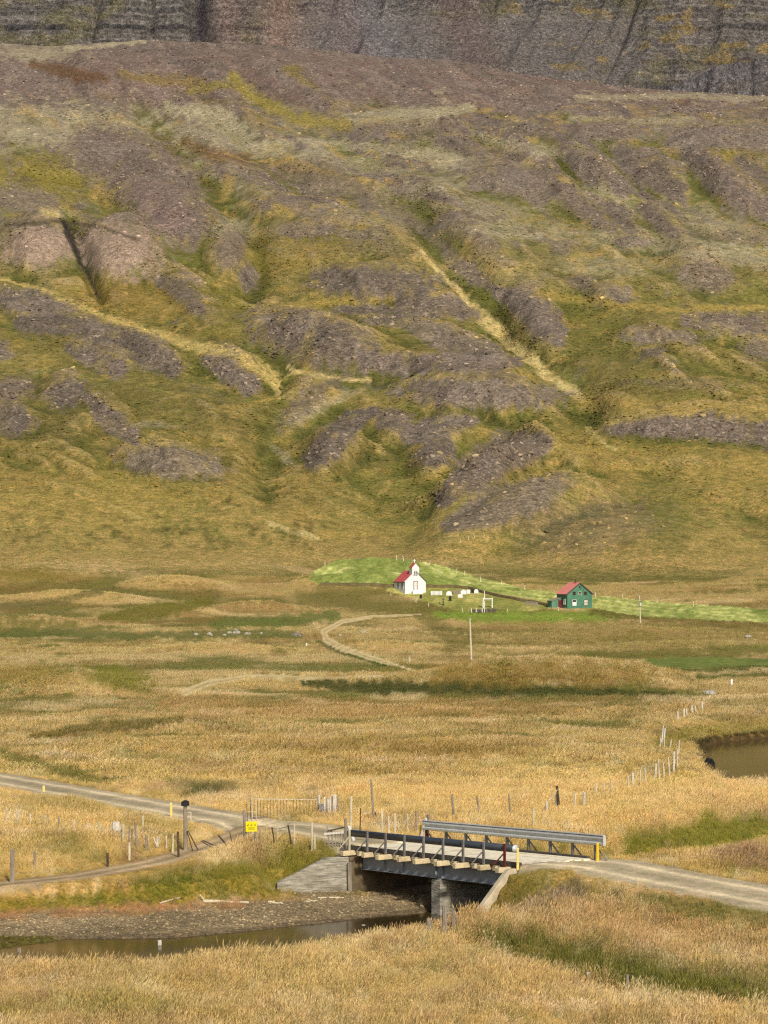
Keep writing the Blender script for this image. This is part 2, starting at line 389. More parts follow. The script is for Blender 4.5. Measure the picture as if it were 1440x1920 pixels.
def E(cx, cy, rx, ry, rot=0): return ('e', cx, cy, rx, ry, rot)
def S(*pts): return ('s', pts)
SCREE = [
 (E(55, 568, 78, 22, 9), 1), (S((40, 605, 16), (130, 607, 22), (220, 638, 26), (290, 668, 30), (322, 692, 16)), 1), (S((130, 652, 10), (170, 667, 20), (220, 690, 18)), 1),
 (S((388, 676, 10), (420, 690, 22), (465, 722, 22)), 1), (E(123, 737, 37, 28, -20), 1), (E(20, 728, 42, 20, 5), .9), (E(6, 660, 18, 20), .9), (E(22, 788, 42, 30, 15), 1),
 (S((168, 745, 12), (200, 782, 22), (250, 822, 14)), .9), (E(322, 866, 90, 30, 6), .9), (E(595, 640, 128, 46, 16), 1.0), (S((690, 680, 20), (800, 682, 20), (900, 678, 18), (970, 682, 10)), 1),
 (E(900, 738, 148, 28, 3), 1), (S((588, 862, 20), (620, 830, 30), (660, 790, 22), (705, 768, 8)), 1), (E(738, 786, 36, 22), .9), (S((768, 815, 20), (842, 795, 22), (885, 790, 10)), 1),
 (E(818, 850, 42, 27, -10), 1), (S((1015, 830, 22), (945, 850, 35), (880, 895, 35), (830, 938, 16)), .95), (S((838, 985, 12), (920, 952, 34), (1000, 928, 34), (1065, 902, 16)), .85),
 (E(1100, 985, 130, 50, -5), .4), (S((1140, 806, 8), (1220, 802, 18), (1330, 800, 22), (1460, 822, 24)), 1), (S((935, 548, 12), (980, 570, 26), (1030, 610, 30), (1050, 638, 12)), 1),
 (E(697, 528, 130, 28, 2), 1), (S((760, 572, 20), (840, 575, 22), (892, 592, 10)), .9), (S((690, 600, 8), (760, 603, 14), (850, 640, 26), (935, 662, 12)), .85), (S((630, 580, 8), (700, 578, 10), (750, 590, 6)), .9),
 (E(432, 468, 24, 40, 20), .8), (E(465, 520, 18, 26), 1), (S((300, 525, 12), (340, 545, 20), (372, 578, 12)), .8), (S((180, 280, 50), (250, 310, 60), (310, 360, 70), (345, 420, 45)), 1),
 (E(50, 375, 60, 20, 5), .7), (E(990, 242, 46, 14), 1), (E(1140, 246, 58, 18), 1), (S((1060, 285, 14), (1110, 320, 26), (1170, 352, 16)), 1), (S((1165, 285, 16), (1220, 320, 26), (1275, 352, 14)), 1),
 (S((1290, 285, 20), (1340, 325, 28), (1400, 380, 24), (1460, 400, 20)), 1), (S((1265, 260, 18), (1350, 255, 22), (1460, 255, 26)), 1), (S((1385, 300, 12), (1460, 350, 14)), .9),
 (S((850, 270, 14), (950, 300, 18), (1060, 362, 18), (1110, 402, 16), (1150, 432, 8)), .9), (S((890, 345, 16), (960, 340, 22), (1020, 368, 16)), .85), (S((1145, 388, 14), (1170, 410, 20), (1182, 432, 12)), .9),
 (S((1205, 390, 12), (1240, 420, 16), (1260, 440, 10)), .9), (E(1185, 453, 36, 9), .9), (E(1055, 465, 24, 14), .7), (E(1320, 517, 52, 28, 10), .8), (E(1165, 552, 26, 17), .9), (E(1095, 530, 30, 16, 20), .8),
 (S((1285, 602, 10), (1370, 605, 20), (1460, 612, 22)), .9), (E(1240, 632, 72, 14), .8), (E(1222, 660, 26, 8), .8), (E(1425, 652, 34, 20), .8), (S((840, 480, 10), (880, 510, 18), (925, 538, 8)), .8),
 (S((745, 400, 12), (830, 455, 14), (870, 490, 8)), .6), (E(580, 430, 60, 14), .8), (E(670, 440, 36, 9), .7), (E(600, 730, 60, 14, -25), .6), (E(560, 770, 50, 14, -30), .55), (E(620, 345, 100, 14, 10), .5),
 (E(840, 265, 26, 12, 10), 1), (E(760, 240, 90, 12), .6), (E(440, 320, 50, 12, 15), .6), (E(690, 375, 80, 12, 12), .45), (E(1390, 445, 60, 14, 5), .5), (E(920, 320, 50, 14, 25), .6), (E(1290, 720, 90, 10, 3), .35),
]
LICHEN = [
 (E(90, 235, 200, 40, 3), .8), (S((320, 203, 10), (400, 212, 17), (455, 238, 10)), 1), (E(440, 268, 130, 26, 12), .7), (S((600, 230, 8), (720, 220, 12), (800, 212, 12), (880, 202, 8)), .9), (S((560, 262, 6), (700, 275, 10), (860, 292, 8)), .7),
 (E(820, 300, 70, 12, 8), .8), (S((900, 255, 6), (1000, 280, 12), (1080, 290, 8)), .7), (E(820, 350, 60, 14), .6), (E(60, 100, 90, 14, 3), .7), (S((120, 92, 4), (200, 84, 5), (270, 76, 4)), .9), (E(960, 430, 90, 16, 5), .6),
 (E(1150, 370, 60, 18, 30), .5), (E(1220, 455, 160, 20, 5), .55), (E(1400, 480, 90, 20, 5), .8), (E(1350, 420, 90, 24, 20), .5), (E(440, 430, 36, 20), .8), (E(1130, 500, 90, 16), .5), (E(1000, 520, 60, 12), .3),
 (S((1080, 185, 4), (1250, 180, 6), (1440, 185, 6)), .7), (S((1080, 222, 4), (1200, 228, 6), (1300, 225, 5)), .6), (E(590, 765, 60, 12, -30), .6), (E(640, 745, 60, 8, -15), .5), (E(530, 855, 30, 8, 40), .5), (E(290, 797, 60, 6, 3), .5),
 (E(1270, 865, 60, 8), .5), (E(640, 300, 120, 14, 12), .45), (E(700, 410, 90, 14, 8), .35), (E(920, 390, 80, 14, 5), .5),
]
STREAKS = [
 (S((790, 470, 2), (826, 516, 4), (862, 548, 6), (888, 586, 12), (930, 618, 12), (962, 650, 10), (1004, 676, 11), (1030, 706, 10), (1066, 728, 10), (1092, 748, 6)), PALE, .9), (S((0, 524, 3), (100, 552, 5), (200, 594, 5), (290, 624, 8), (360, 648, 10), (430, 664, 12), (480, 688, 14), (512, 714, 12), (524, 744, 5)), (190, 166, 98), .9),
 (S((540, 690, 3), (580, 700, 4), (640, 710, 4), (692, 716, 4)), PALE, .8), (S((400, 770, 4), (470, 760, 5), (520, 745, 5)), YGR, .7), (S((480, 590, 5), (560, 572, 8), (660, 562, 8), (740, 560, 6), (850, 545, 4)), YGR, .8),
 (S((80, 393, 8), (110, 402, 8)), PALE, .6), (S((1010, 555, 6), (1110, 565, 8), (1240, 580, 6), (1440, 575, 5)), YGR, .7), (S((1090, 752, 12), (1200, 760, 16), (1440, 765, 12)), YGR, .6), (S((1020, 830, 18), (1090, 835, 26), (1180, 860, 24), (1440, 890, 40)), YGR, .6),
 (S((880, 870, 10), (960, 905, 8), (1060, 870, 8)), YGR, .6), (S((1100, 805, 5), (1155, 842, 4)), PALE, .5), (S((800, 985, 8), (720, 1000, 10), (600, 1000, 8)), YGR, .7), (S((500, 980, 4), (570, 1002, 5), (590, 1010, 4)), PALE, .7), (S((210, 945, 4), (262, 970, 4)), PALE, .5),
 (S((470, 170, 10), (440, 150, 14), (500, 195, 14), (560, 225, 14), (650, 235, 12)), (136, 122, 58), .9), (S((360, 170, 8), (440, 155, 8)), (130, 116, 60), .8), (E(545, 130, 16, 10), (128, 112, 56), .8), (E(570, 150, 30, 8, 25), (128, 112, 56), .6), (S((230, 140, 8), (300, 150, 10), (370, 150, 10)), (128, 108, 58), .7),
 (S((60, 120, 8), (140, 140, 12), (200, 148, 8)), (100, 74, 48), .8), (S((350, 265, 10), (400, 290, 14), (460, 300, 12)), (112, 84, 46), .7), (S((280, 245, 4), (350, 310, 6), (420, 370, 6)), (92, 82, 40), .8), (E(1250, 970, 46, 60, -25), GRN, .6), (E(1320, 1080, 160, 24, 3), (100, 86, 36), .6), (E(720, 930, 120, 55), GRN, .5),
 (E(90, 760, 150, 60), DKG, .45), (E(400, 760, 120, 50), DKG, .3), (E(770, 655, 70, 30), DKG, .45), (E(1130, 680, 90, 50), DKG, .4), (E(1100, 620, 80, 60), GRN, .4), (E(690, 860, 60, 20), DKG, .4), (E(100, 330, 110, 40), (126, 112, 46), .8), (E(560, 320, 100, 20, 8), (112, 86, 44), .4), (E(380, 620, 60, 20), (118, 96, 44), .4),
 (E(250, 560, 110, 35, 8), (146, 118, 56), .6), (E(420, 570, 40, 60), (120, 110, 40), .5), (E(560, 480, 120, 60), (132, 112, 46), .4), (E(1200, 800, 50, 20), GRN, .3), (E(1360, 300, 60, 24), (140, 120, 54), .7), (E(1100, 800, 60, 20), GRN, .3), (E(200, 940, 210, 50), YGR, .5),
]
# middle and near ground patches
PATCH = [
 (S((570, 1280, 8), (700, 1290, 13), (900, 1291, 13), (1080, 1298, 9), (1260, 1304, 4)), DKG, 1), (E(1020, 1262, 250, 24), (148, 116, 56), .8), (E(720, 1330, 520, 18), (166, 124, 72), .5), (S((830, 1275, 2), (970, 1270, 3), (1080, 1277, 2)), BRN, .4),
 (E(215, 1275, 66, 20, 10), (124, 112, 42), .8), (E(60, 1270, 90, 20), (150, 120, 56), .6), (S((60, 1385, 5), (130, 1372, 8), (180, 1364, 11), (260, 1362, 9), (340, 1352, 6)), (110, 92, 44), .8), (S((0, 1412, 8), (90, 1440, 9), (170, 1460, 10), (230, 1476, 5)), (112, 100, 46), .8),
 (E(375, 1486, 52, 12), DKG, .9), (E(240, 1468, 120, 8, 4), (120, 104, 50), .6), (S((400, 1172, 8), (500, 1166, 12), (620, 1156, 12)), (112, 112, 56), .9), (S((0, 1192, 6), (100, 1186, 9), (250, 1192, 7), (420, 1190, 8), (560, 1192, 6)), (104, 104, 54), .8), (S((190, 1160, 6), (300, 1142, 15), (385, 1130, 8)), (116, 106, 44), .9),
 (S((0, 1136, 6), (100, 1130, 8), (190, 1110, 6)), (116, 104, 60), .8), (E(60, 1080, 90, 14), (130, 112, 50), .7), (S((600, 1103, 8), (680, 1125, 18), (780, 1140, 16), (850, 1152, 8)), (128, 114, 60), .7), (S((820, 1152, 6), (900, 1158, 10), (1050, 1156, 12), (1160, 1152, 9)), (130, 140, 56), 1), (E(1010, 1158, 150, 9), (136, 146, 60), .9), (S((1110, 1150, 6), (1200, 1155, 8), (1440, 1178, 8)), (112, 96, 48), .8),
 (E(1180, 1195, 320, 30), (146, 122, 70), .7), (S((780, 1150, 6), (860, 1200, 20), (840, 1225, 10)), (110, 98, 50), .5), (S((1090, 1228, 5), (1200, 1226, 6), (1440, 1218, 7)), (108, 104, 48), .7), (S((1310, 1272, 6), (1440, 1265, 6)), (84, 88, 38), .8), (S((600, 1205, 4), (650, 1228, 6), (720, 1247, 6)), (84, 86, 40), .9), (S((1280, 1258, 4), (1340, 1258, 8), (1440, 1250, 8)), (90, 90, 42), .8), (S((1320, 1266, 3), (1440, 1258, 4)), DRYP, .6),
 (S((1230, 1395, 10), (1300, 1375, 16), (1440, 1368, 16)), (150, 126, 60), .7), (S((1340, 1320, 8), (1440, 1318, 8)), (140, 116, 60), .6), (E(1060, 1500, 430, 56), GOLD, .8), (E(640, 1400, 400, 24), (176, 138, 78), .5), (E(560, 1445, 300, 14), (160, 124, 70), .5), (E(830, 1408, 160, 12), (140, 106, 52), .6), (E(560, 1405, 120, 8), (140, 108, 54), .5),
 (S((1180, 1590, 16), (1280, 1575, 24), (1460, 1555, 26)), (126, 116, 40), .9), (E(1400, 1620, 70, 16, 5), (150, 112, 76), .7), (E(150, 1510, 150, 22), (150, 124, 62), .6), (E(60, 1620, 120, 12), GOLD, .5), (E(120, 1600, 60, 14), (140, 120, 50), .6), (E(290, 1560, 60, 18), (142, 120, 54), .5),
 (S((0, 1700, 16), (150, 1695, 20), (330, 1672, 28), (470, 1655, 34), (620, 1610, 30)), (126, 112, 36), .85), (E(310, 1660, 60, 18), (96, 98, 30), .6), (E(200, 1690, 70, 14), (100, 100, 32), .6), (E(600, 1674, 60, 10), (92, 98, 30), .8), (S((-50, 1722, 10), (150, 1712, 12), (330, 1702, 8), (480, 1702, 8)), (176, 128, 84), .85),
 (E(70, 1757, 60, 8), (96, 90, 38), .8), (E(980, 1660, 90, 50, -25), (120, 108, 42), .8), (E(1040, 1690, 70, 26, -20), (136, 112, 88), .8), (E(1100, 1672, 70, 12, 10), (126, 108, 60), .6), (S((890, 1765, 10), (1000, 1785, 24), (1120, 1820, 30), (1260, 1850, 26), (1460, 1878, 30)), (112, 102, 42), .95), (S((1200, 1690, 10), (1300, 1705, 18), (1460, 1715, 20)), (120, 112, 54), .7),
 (E(1100, 1740, 160, 22, 8), (178, 138, 84), .5), (E(640, 1840, 330, 60), (190, 156, 88), .4), (E(200, 1850, 130, 30), (170, 140, 78), .5), (E(180, 1910, 200, 20), (150, 128, 60), .6), (E(360, 1790, 60, 14), (150, 128, 62), .4),
]
HAY_POLY = np.array([(578, 1086), (600, 1062), (640, 1049), (700, 1045), (765, 1049), (830, 1061), (905, 1085), (1000, 1106), (1120, 1117), (1260, 1130), (1500, 1146), (1900, 1160), (1900, 1184), (1500, 1169), (1330, 1163), (1200, 1156), (1120, 1142), (1030, 1130), (960, 1118), (880, 1104), (800, 1101), (735, 1101), (660, 1098), (600, 1096)], float)
YARD_POLY = np.array([(735, 1102), (800, 1101), (880, 1103), (960, 1119), (1040, 1136), (1000, 1146), (930, 1142), (880, 1148), (820, 1136), (760, 1118), (722, 1106)], float)
LOW_POLY = np.array([(1196, 1236), (1260, 1231), (1400, 1234), (1480, 1236), (1480, 1246), (1360, 1252), (1290, 1256), (1240, 1254)], float)

def shape_mask(sh, pu, pv, nz, soft=0.36):
    if sh[0] == 'e':
        _, cx, cy, rx, ry, rot = sh
        m = (np.abs(pu - cx) < (rx + ry) * 1.5) & (np.abs(pv - cy) < (ry + rx * abs(math.sin(R(rot)))) * 1.6)
        idx = np.nonzero(m)[0]
        if len(idx) == 0: return idx, None
        a = R(rot); dx = pu[idx] - cx; dy = pv[idx] - cy
        r = np.hypot((dx * math.cos(a) + dy * math.sin(a)) / rx, (-dx * math.sin(a) + dy * math.cos(a)) / ry)
    else:
        pts = sh[1]
        wm = max(p[2] for p in pts) * 1.7 + 2
        x0 = min(p[0] for p in pts) - wm; x1 = max(p[0] for p in pts) + wm
        y0 = min(p[1] for p in pts) - wm; y1 = max(p[1] for p in pts) + wm
        idx = np.nonzero((pu > x0) & (pu < x1) & (pv > y0) & (pv < y1))[0]
        if len(idx) == 0: return idx, None
        d, wv = seg_field(pu[idx], pv[idx], pts)
        r = d / np.maximum(wv, 1)
    return idx, smooth(1 + soft, 1 - soft, r + nz[idx] * 0.5)

RELIEF = None
def relief_at(X, Y):
    if RELIEF is None: return np.zeros(X.shape), np.zeros(X.shape)
    uu = X * F / np.maximum(Y, 58)
    ci = np.clip(np.rint(np.interp(uu, cu, np.arange(NC))).astype(int), 0, NC - 1)
    ri = np.clip(np.rint(np.interp(Y, Yline, np.arange(NR))).astype(int), 0, NR - 1)
    return RELIEF[0][ri, ci], RELIEF[1][ri, ci]
def box_blur(A, ry, rx):
    for r, ax in ((ry, 0), (rx, 1)):
        pad = [(0, 0), (0, 0)]; pad[ax] = (r + 1, r)
        c = np.cumsum(np.pad(A, pad, mode='edge'), ax)
        A = (np.take(c, range(2 * r + 1, c.shape[ax]), ax) - np.take(c, range(0, c.shape[ax] - 2 * r - 1), ax)) / (2 * r + 1)
    return A
def paint(X, Y, Z):
    """base colour, scree amount, class of ground; classes: 0 ground 1 hillside 2 cliff 3 hayfield 4 gravel road 5 farm track 6 gravel bar 7 meadow"""
    N = len(X)
    pu, pv = project(X, Y, Z)
    bu = CX + F * X / np.maximum(Y, 40); bv = vbase(Y)
    fine = fbm(bu / 9, bv / 6, 3, 101)
    med = fbm(bu / 34, bv / 20, 3, 105)
    big = fbm(bu / 130, bv / 60, 3, 109)
    sc = np.interp(pv, [0, 1000, 1200, 1920], [1, 1, 0.7, 1.3])
    wu = pu + sc * (7 * med + 3.0 * fine); wv = pv + sc * (4.5 * fbm(bu / 30, bv / 18, 3, 113) + 2.2 * fbm(bu / 8, bv / 5, 2, 117))
    # vertical sequence of ground colours
    rows = [-300, 60, 120, 190, 250, 350, 460, 620, 820, 900, 980, 1040, 1085, 1140, 1240, 1300, 1400, 1480, 1560, 1640, 1720, 1800, 1920, 2600]
    cols = [SCR, SCR, SCRR, SCRR, (126, 114, 94), (128, 116, 82), (128, 115, 68), (126, 113, 60), (128, 113, 58), (144, 122, 64), (158, 134, 74), (160, 134, 76), (170, 142, 86), (178, 150, 98), (180, 150, 98), (180, 147, 92), (180, 146, 88), GOLD, GOLD, (182, 146, 78), (182, 144, 86), (184, 148, 90), (186, 150, 88), (180, 146, 90)]
    A = np.array([alb(c) for c in cols])
    jr = wv + 26 * big * smooth(1250, 900, pv)
    col = np.stack([np.interp(jr, rows, A[:, i]) for i in range(3)], 1)
    scr = smooth(330, 170, jr) * 0.7
    def lay(idx, m, rgb, amt):
        m = (m * amt)[:, None]
        col[idx] = col[idx] * (1 - m) + alb(rgb) * m
    # mottling: green, heath and dry grass on the slopes; dry and green on the plain
    hillm = smooth(1060, 1000, pv) * smooth(150, 240, pv)
    allx = np.arange(N)
    lay(allx, smooth(0.05, 0.45, med + 0.3 * big + 0.35 * fine), (112, 112, 50), 0.5 * hillm)
    lay(allx, smooth(0.1, 0.5, fbm(bu / 26, bv / 9, 3, 121) + 0.4 * fine), (92, 82, 38), 0.55 * hillm)
    lay(allx, smooth(0.15, 0.55, fbm(bu / 50, bv / 16, 3, 125)), (158, 132, 68), 0.6 * hillm)
    lay(allx, smooth(0.3, 0.6, fbm(bu / 40, bv / 14, 3, 129) + 0.3 * fine), SCR, 0.5 * hillm * smooth(900, 600, pv))
    lay(allx, smooth(0.3, 0.6, fbm(bu / 30, bv / 12, 3, 133) + 0.5 * fine), LICH, 0.6 * smooth(560, 330, pv) * smooth(90, 200, pv))
    # dry stony crests, green hollows; painted relief shading lightens the first, darkens the second
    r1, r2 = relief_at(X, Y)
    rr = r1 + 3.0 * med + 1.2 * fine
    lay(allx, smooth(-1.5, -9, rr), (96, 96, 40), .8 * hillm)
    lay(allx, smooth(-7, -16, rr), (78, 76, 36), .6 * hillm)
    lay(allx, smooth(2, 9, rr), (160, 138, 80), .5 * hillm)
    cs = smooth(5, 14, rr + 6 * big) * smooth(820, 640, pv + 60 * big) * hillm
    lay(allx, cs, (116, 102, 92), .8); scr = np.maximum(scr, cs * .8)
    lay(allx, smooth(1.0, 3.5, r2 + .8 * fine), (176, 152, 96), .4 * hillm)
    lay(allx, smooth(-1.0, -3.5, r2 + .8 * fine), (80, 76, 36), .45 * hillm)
    up = smooth(520, 330, pv + 40 * big) * smooth(60, 110, pv)
    dg = fbm((bu * .82 + bv * .57) / 95, (bv * .82 - bu * .57) / 17, 4, 250)
    us_ = smooth(-.12, .22, dg + .25 * fine + .03 * r1)
    lay(allx, us_, (116, 103, 92), .85 * up); scr = np.maximum(scr, us_ * up * .8)
    tone = fbm((bu * .82 + bv * .57) / 60, (bv * .82 - bu * .57) / 12, 3, 254)
    lay(allx, smooth(.1, .5, tone), (98, 85, 77), .6 * np.maximum(up * us_, smooth(230, 170, pv)))
    lay(allx, smooth(.1, .5, -tone), (132, 114, 100), .55 * np.maximum(up * us_, smooth(230, 170, pv)))
    pm = smooth(1040, 1090, pv)
    mm = pm * smooth(1480, 1400, pv)
    lay(allx, smooth(-.4, -3, r1 + 1.3 * med), (104, 98, 46), .8 * mm)  # relief shading painted into the plain too: darker hollows, paler crests
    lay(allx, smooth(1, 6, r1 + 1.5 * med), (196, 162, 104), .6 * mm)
    lay(allx, smooth(0.05, 0.55, fbm(bu / 120, bv / 8, 3, 137) + 0.3 * fine), (138, 108, 60), 0.6 * pm)
    lay(allx, smooth(0.15, 0.55, fbm(bu / 160, bv / 9, 3, 141)), (206, 172, 122), 0.65 * pm)
    lay(allx, smooth(0.25, 0.6, fbm(bu / 90, bv / 10, 3, 145) + 0.35 * fine), (122, 112, 56), 0.85 * pm * smooth(1420, 1230, pv))
    lay(allx, smooth(0.3, 0.6, fbm(bu / 70, bv / 24, 3, 149) + 0.3 * fine), (140, 122, 60), 0.6 * smooth(1450, 1560, pv))
    lay(allx, smooth(0.1, 0.6, fbm(bu / 60, bv / 30, 3, 191) + 0.3 * fine), (166, 130, 88), 0.6 * smooth(1300, 1500, pv))
    lay(allx, smooth(0.2, 0.6, fbm(bu / 45, bv / 20, 3, 195) + 0.3 * fine), (212, 182, 126), 0.6 * smooth(1300, 1500, pv))
    for sh, c, a in PATCH:
        idx, m = shape_mask(sh, wu + 6 * fine, wv + 2.5 * fbm(bu / 12, bv / 5, 3, 198), fine * 1.4 + .6 * med, .45)
        if m is not None: lay(idx, m, c, a)
    for sh, a in LICHEN:
        idx, m = shape_mask(sh, wu, wv, fine + 1.2 * fbm(bu / 14, bv / 4, 2, 152), 0.5)
        if m is not None: lay(idx, m, LICH, a * 0.85); scr[idx] = np.maximum(scr[idx] * (1 - m * .5), m * 0.25)
    hill_only = (pv < 1040)
    for sh, c, a in STREAKS:
        idx, m = shape_mask(sh, wu, wv, fine * 1.3, 0.6)
        if m is not None: lay(idx, m * hill_only[idx], c, a)
    lines = ridged((bu + 60 * big) / 150, (bv + 22 * med - .12 * bu) / 26, 2, 181)
    lay(allx, smooth(.62, .86, lines) * smooth(-.5, .3, med), (166, 138, 78), .6 * hillm)
    lines = ridged((bu - 40 * big) / 110, (bv + 18 * med - .25 * bu) / 22, 2, 187)
    lay(allx, smooth(.6, .85, lines) * smooth(-.3, .4, fine), (84, 78, 36), .5 * hillm)
    for i, (sh, a) in enumerate(SCREE):
        idx, m = shape_mask(sh, wu, wv + 5 + 3 * med, fine, .3)
        if m is not None: lay(idx, m * hill_only[idx], (158, 136, 80), .4 * a)
    for i, (sh, a) in enumerate(SCREE):
        idx, m = shape_mask(sh, wu, wv, fine)
        if m is None: continue
        m = m * np.clip(1 - 0.45 * smooth(0.15, 0.6, med[idx]), 0, 1)
        lay(idx, m, [SCR, SCRD, (114, 101, 90)][i % 3], a * .92); scr[idx] = np.maximum(scr[idx] * (1 - m), m * a)
    st = smooth(.1, .5, fbm(bu / 22, bv / 10, 3, 258)) * scr * smooth(1000, 900, pv)
    lay(allx, st, (132, 118, 104), .5)
    st = smooth(.1, .5, fbm(bu / 18, bv / 8, 3, 262)) * scr * smooth(1000, 900, pv)
    lay(allx, st, (94, 84, 74), .5)
    # landslip
    for sh, c, a in [(E(70, 462, 76, 36, -5), TAN, .9), (E(222, 470, 82, 48, 8), TAN, .9), (E(300, 385, 60, 40, 35), (132, 110, 100), .6), (S((118, 415, 5), (135, 450, 7), (150, 495, 4), (186, 556, 3)), (56, 50, 42), .95), (S((10, 424, 3), (110, 416, 4), (190, 425, 3), (260, 450, 3)), (62, 56, 40), .6)]:
        idx, m = shape_mask(sh, wu, wv, fine)
        if m is not None: lay(idx, m, c, a); scr[idx] = np.maximum(scr[idx], m * 0.5)
    cls = np.where(Y > 575, 1, 0)
    # cliff colours by strata
    cl = Y > 1640
    if cl.any():
        i = np.nonzero(cl)[0]
        zc = Z[i]; ui = bu[i]
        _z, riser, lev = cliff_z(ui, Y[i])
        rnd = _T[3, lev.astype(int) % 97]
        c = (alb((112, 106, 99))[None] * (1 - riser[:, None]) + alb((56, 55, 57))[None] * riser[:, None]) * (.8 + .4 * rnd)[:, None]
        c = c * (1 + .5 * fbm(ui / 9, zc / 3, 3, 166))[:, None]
        moss = smooth(0.1, 0.5, fbm(ui / 60, zc / 16, 3, 164)) * 0.7
        c = c * (1 - moss[:, None]) + alb((102, 96, 68)) * moss[:, None]
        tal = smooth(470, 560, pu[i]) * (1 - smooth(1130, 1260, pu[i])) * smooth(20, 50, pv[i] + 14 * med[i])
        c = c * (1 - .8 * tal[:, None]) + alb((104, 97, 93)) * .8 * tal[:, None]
        for cu, wdt, rgb, am in ((525, 40, (138, 110, 94), .5), (690, 60, (112, 108, 108), .7), (640, 40, (112, 98, 96), .6), (425, 40, (120, 98, 90), .5), (870, 50, (104, 88, 84), .6), (1330, 120, (108, 98, 92), .3)):
            mm = np.exp(-((pu[i] - cu - (pv[i] - 40) * 0.35 * (cu > 600)) / wdt) ** 2) * am
            c = c * (1 - mm[:, None]) + alb(rgb) * mm[:, None]
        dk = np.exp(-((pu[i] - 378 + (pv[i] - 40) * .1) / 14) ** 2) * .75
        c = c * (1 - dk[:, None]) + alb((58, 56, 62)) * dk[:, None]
        g = smooth(0.2, 0.5, fbm(ui / 40, zc / 10, 3, 168)) * smooth(900, 1000, pu[i]) * 0.6
        c = c * (1 - g[:, None]) + alb((132, 112, 62)) * g[:, None]
        out = smooth(1180, 1260, pu[i]) * (Y[i] < 1700)
        c = c * (1 - .8 * out[:, None]) + alb((92, 88, 90)) * .8 * out[:, None]
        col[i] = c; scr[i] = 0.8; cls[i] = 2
    # fields
    def field(poly, rgbfn, k, y0, y1):
        i = np.nonzero((Y > y0) & (Y < y1) & (pv > poly[:, 1].min() - 6) & (pv < poly[:, 1].max() + 6) & (pu > poly[:, 0].min() - 6))[0]
        if len(i) == 0: return
        s = poly_sdf(pu[i] + 5 * fine[i] + 4 * med[i], pv[i] + 1.8 * fine[i], poly)
        j = i[s < 0]
        col[j] = rgbfn(j); scr[j] = 0; cls[j] = k
    def hayc(j):
        # raked swaths run as curved lines over the mown mound
        sw = np.sin(6.28 * (np.hypot((pu[j] - 705) / 2.6, (pv[j] - 1092) * 1.0) / 9.0 + 1.2 * med[j]))
        sw2 = np.sin(6.28 * ((pv[j] - 0.13 * pu[j]) / 7.5 + 0.9 * med[j]))
        k = smooth(830, 900, pu[j])
        t = smooth(0.0, 0.9, (sw * (1 - k) + sw2 * k) + 0.7 * fine[j])[:, None]
        g = smooth(0.0, 0.45, big[j] + 0.6 * med[j])[:, None] * 0.75
        c = alb(HAY) * (1 - t) + alb(HAYS) * t
        return (c * (1 - g) + alb((124, 138, 60)) * g) * (1 + .35 * fine[j] + .2 * fbm(bu[j] / 4, bv[j] / 2, 2, 199))[:, None]
    def yardc(j):
        t = smooth(-0.2, 0.5, med[j] + 0.5 * fine[j])[:, None]
        return alb(YARD) * t + alb((150, 148, 74)) * (1 - t)
    field(HAY_POLY, hayc, 3, 440, 640)
    field(YARD_POLY, yardc, 3, 440, 600)
    field(LOW_POLY, lambda j: np.repeat(alb((124, 134, 64))[None], len(j), 0) * (0.9 + 0.2 * med[j])[:, None], 7, 280, 460)
    # tracks on the far slope
    for pts in (far_track_px, far_track2_px):
        i = np.nonzero((Y > 200) & (Y < 620))[0]
        d, wv_ = seg_field(pu[i], pv[i], pts)
        dx = d / wv_
        m = smooth(1.0, 0.75, dx + 0.15 * fine[i])
        t = (smooth(.12, .3, dx) * .55 + .4)[:, None] * m[:, None]
        col[i] = col[i] * (1 - t) + alb((220, 198, 146)) * t
        cls[i[m > 0.5]] = 5
    # near roads
    i = np.nonzero(Y < 300)[0]
    if len(i):
        Xi, Yi = X[i], Y[i]
        nn = 0.25 * fbm(Xi / 0.9, Yi / 0.9, 3, 171)
        for pts, half, k, rgb in ((road_l, 2.1, 4, GRAV), (road_r, 2.2, 4, GRAV), (track, 0.9, 5, (190, 164, 124))):
            d, _ = seg_field(Xi, Yi, pts)
            m = smooth(half + 0.15, half - 0.15, d + nn)
            if k == 5: m = m * smooth(-.5, -.3, Z[i])
            rut = np.exp(-((d - half * 0.5) / 0.28) ** 2)
            c = alb(rgb)[None] * (0.66 + 0.48 * rut + 0.5 * nn + .25 * fbm(Xi / 3, Yi / 3, 3, 270))[:, None]
            if k == 4:
                cen = np.exp(-(d / 0.3) ** 2)[:, None] * 0.35
                c = c * (1 - cen) + alb((140, 126, 92)) * cen
            col[i] = col[i] * (1 - m[:, None]) + c * m[:, None]
            scr[i] = np.maximum(scr[i] * (1 - m), 0.35 * m)
            cls[i[m > 0.5]] = k
        sd = poly_sdf(Xi, Yi, RIVER)
        zi = Z[i]
        barm = smooth(-1.06, -1.2, zi + 0.12 * fbm(Xi / 1.3, Yi / 1.3, 3, 175)) * (Xi < 6) * (Yi > 80)
        c = alb(BAR)[None] * (0.85 + 0.3 * fbm(Xi / 2.5, Yi / 1.0, 3, 178))[:, None]
        wet = smooth(0.5, 0.1, sd)[:, None] * 0.6
        c = c * (1 - wet) + alb((84, 70, 54)) * wet
        # turf strip along the left end of the bar
        turf = (smooth(130, 90, pu[i]) * smooth(1752, 1757, pv[i]))[:, None]
        c = c * (1 - turf) + alb((92, 84, 38)) * turf
        col[i] = col[i] * (1 - barm[:, None]) + c * barm[:, None]
        scr[i] = np.maximum(scr[i], barm * 0.9)
        cls[i[(barm > 0.5) & (cls[i] == 0)]] = 6
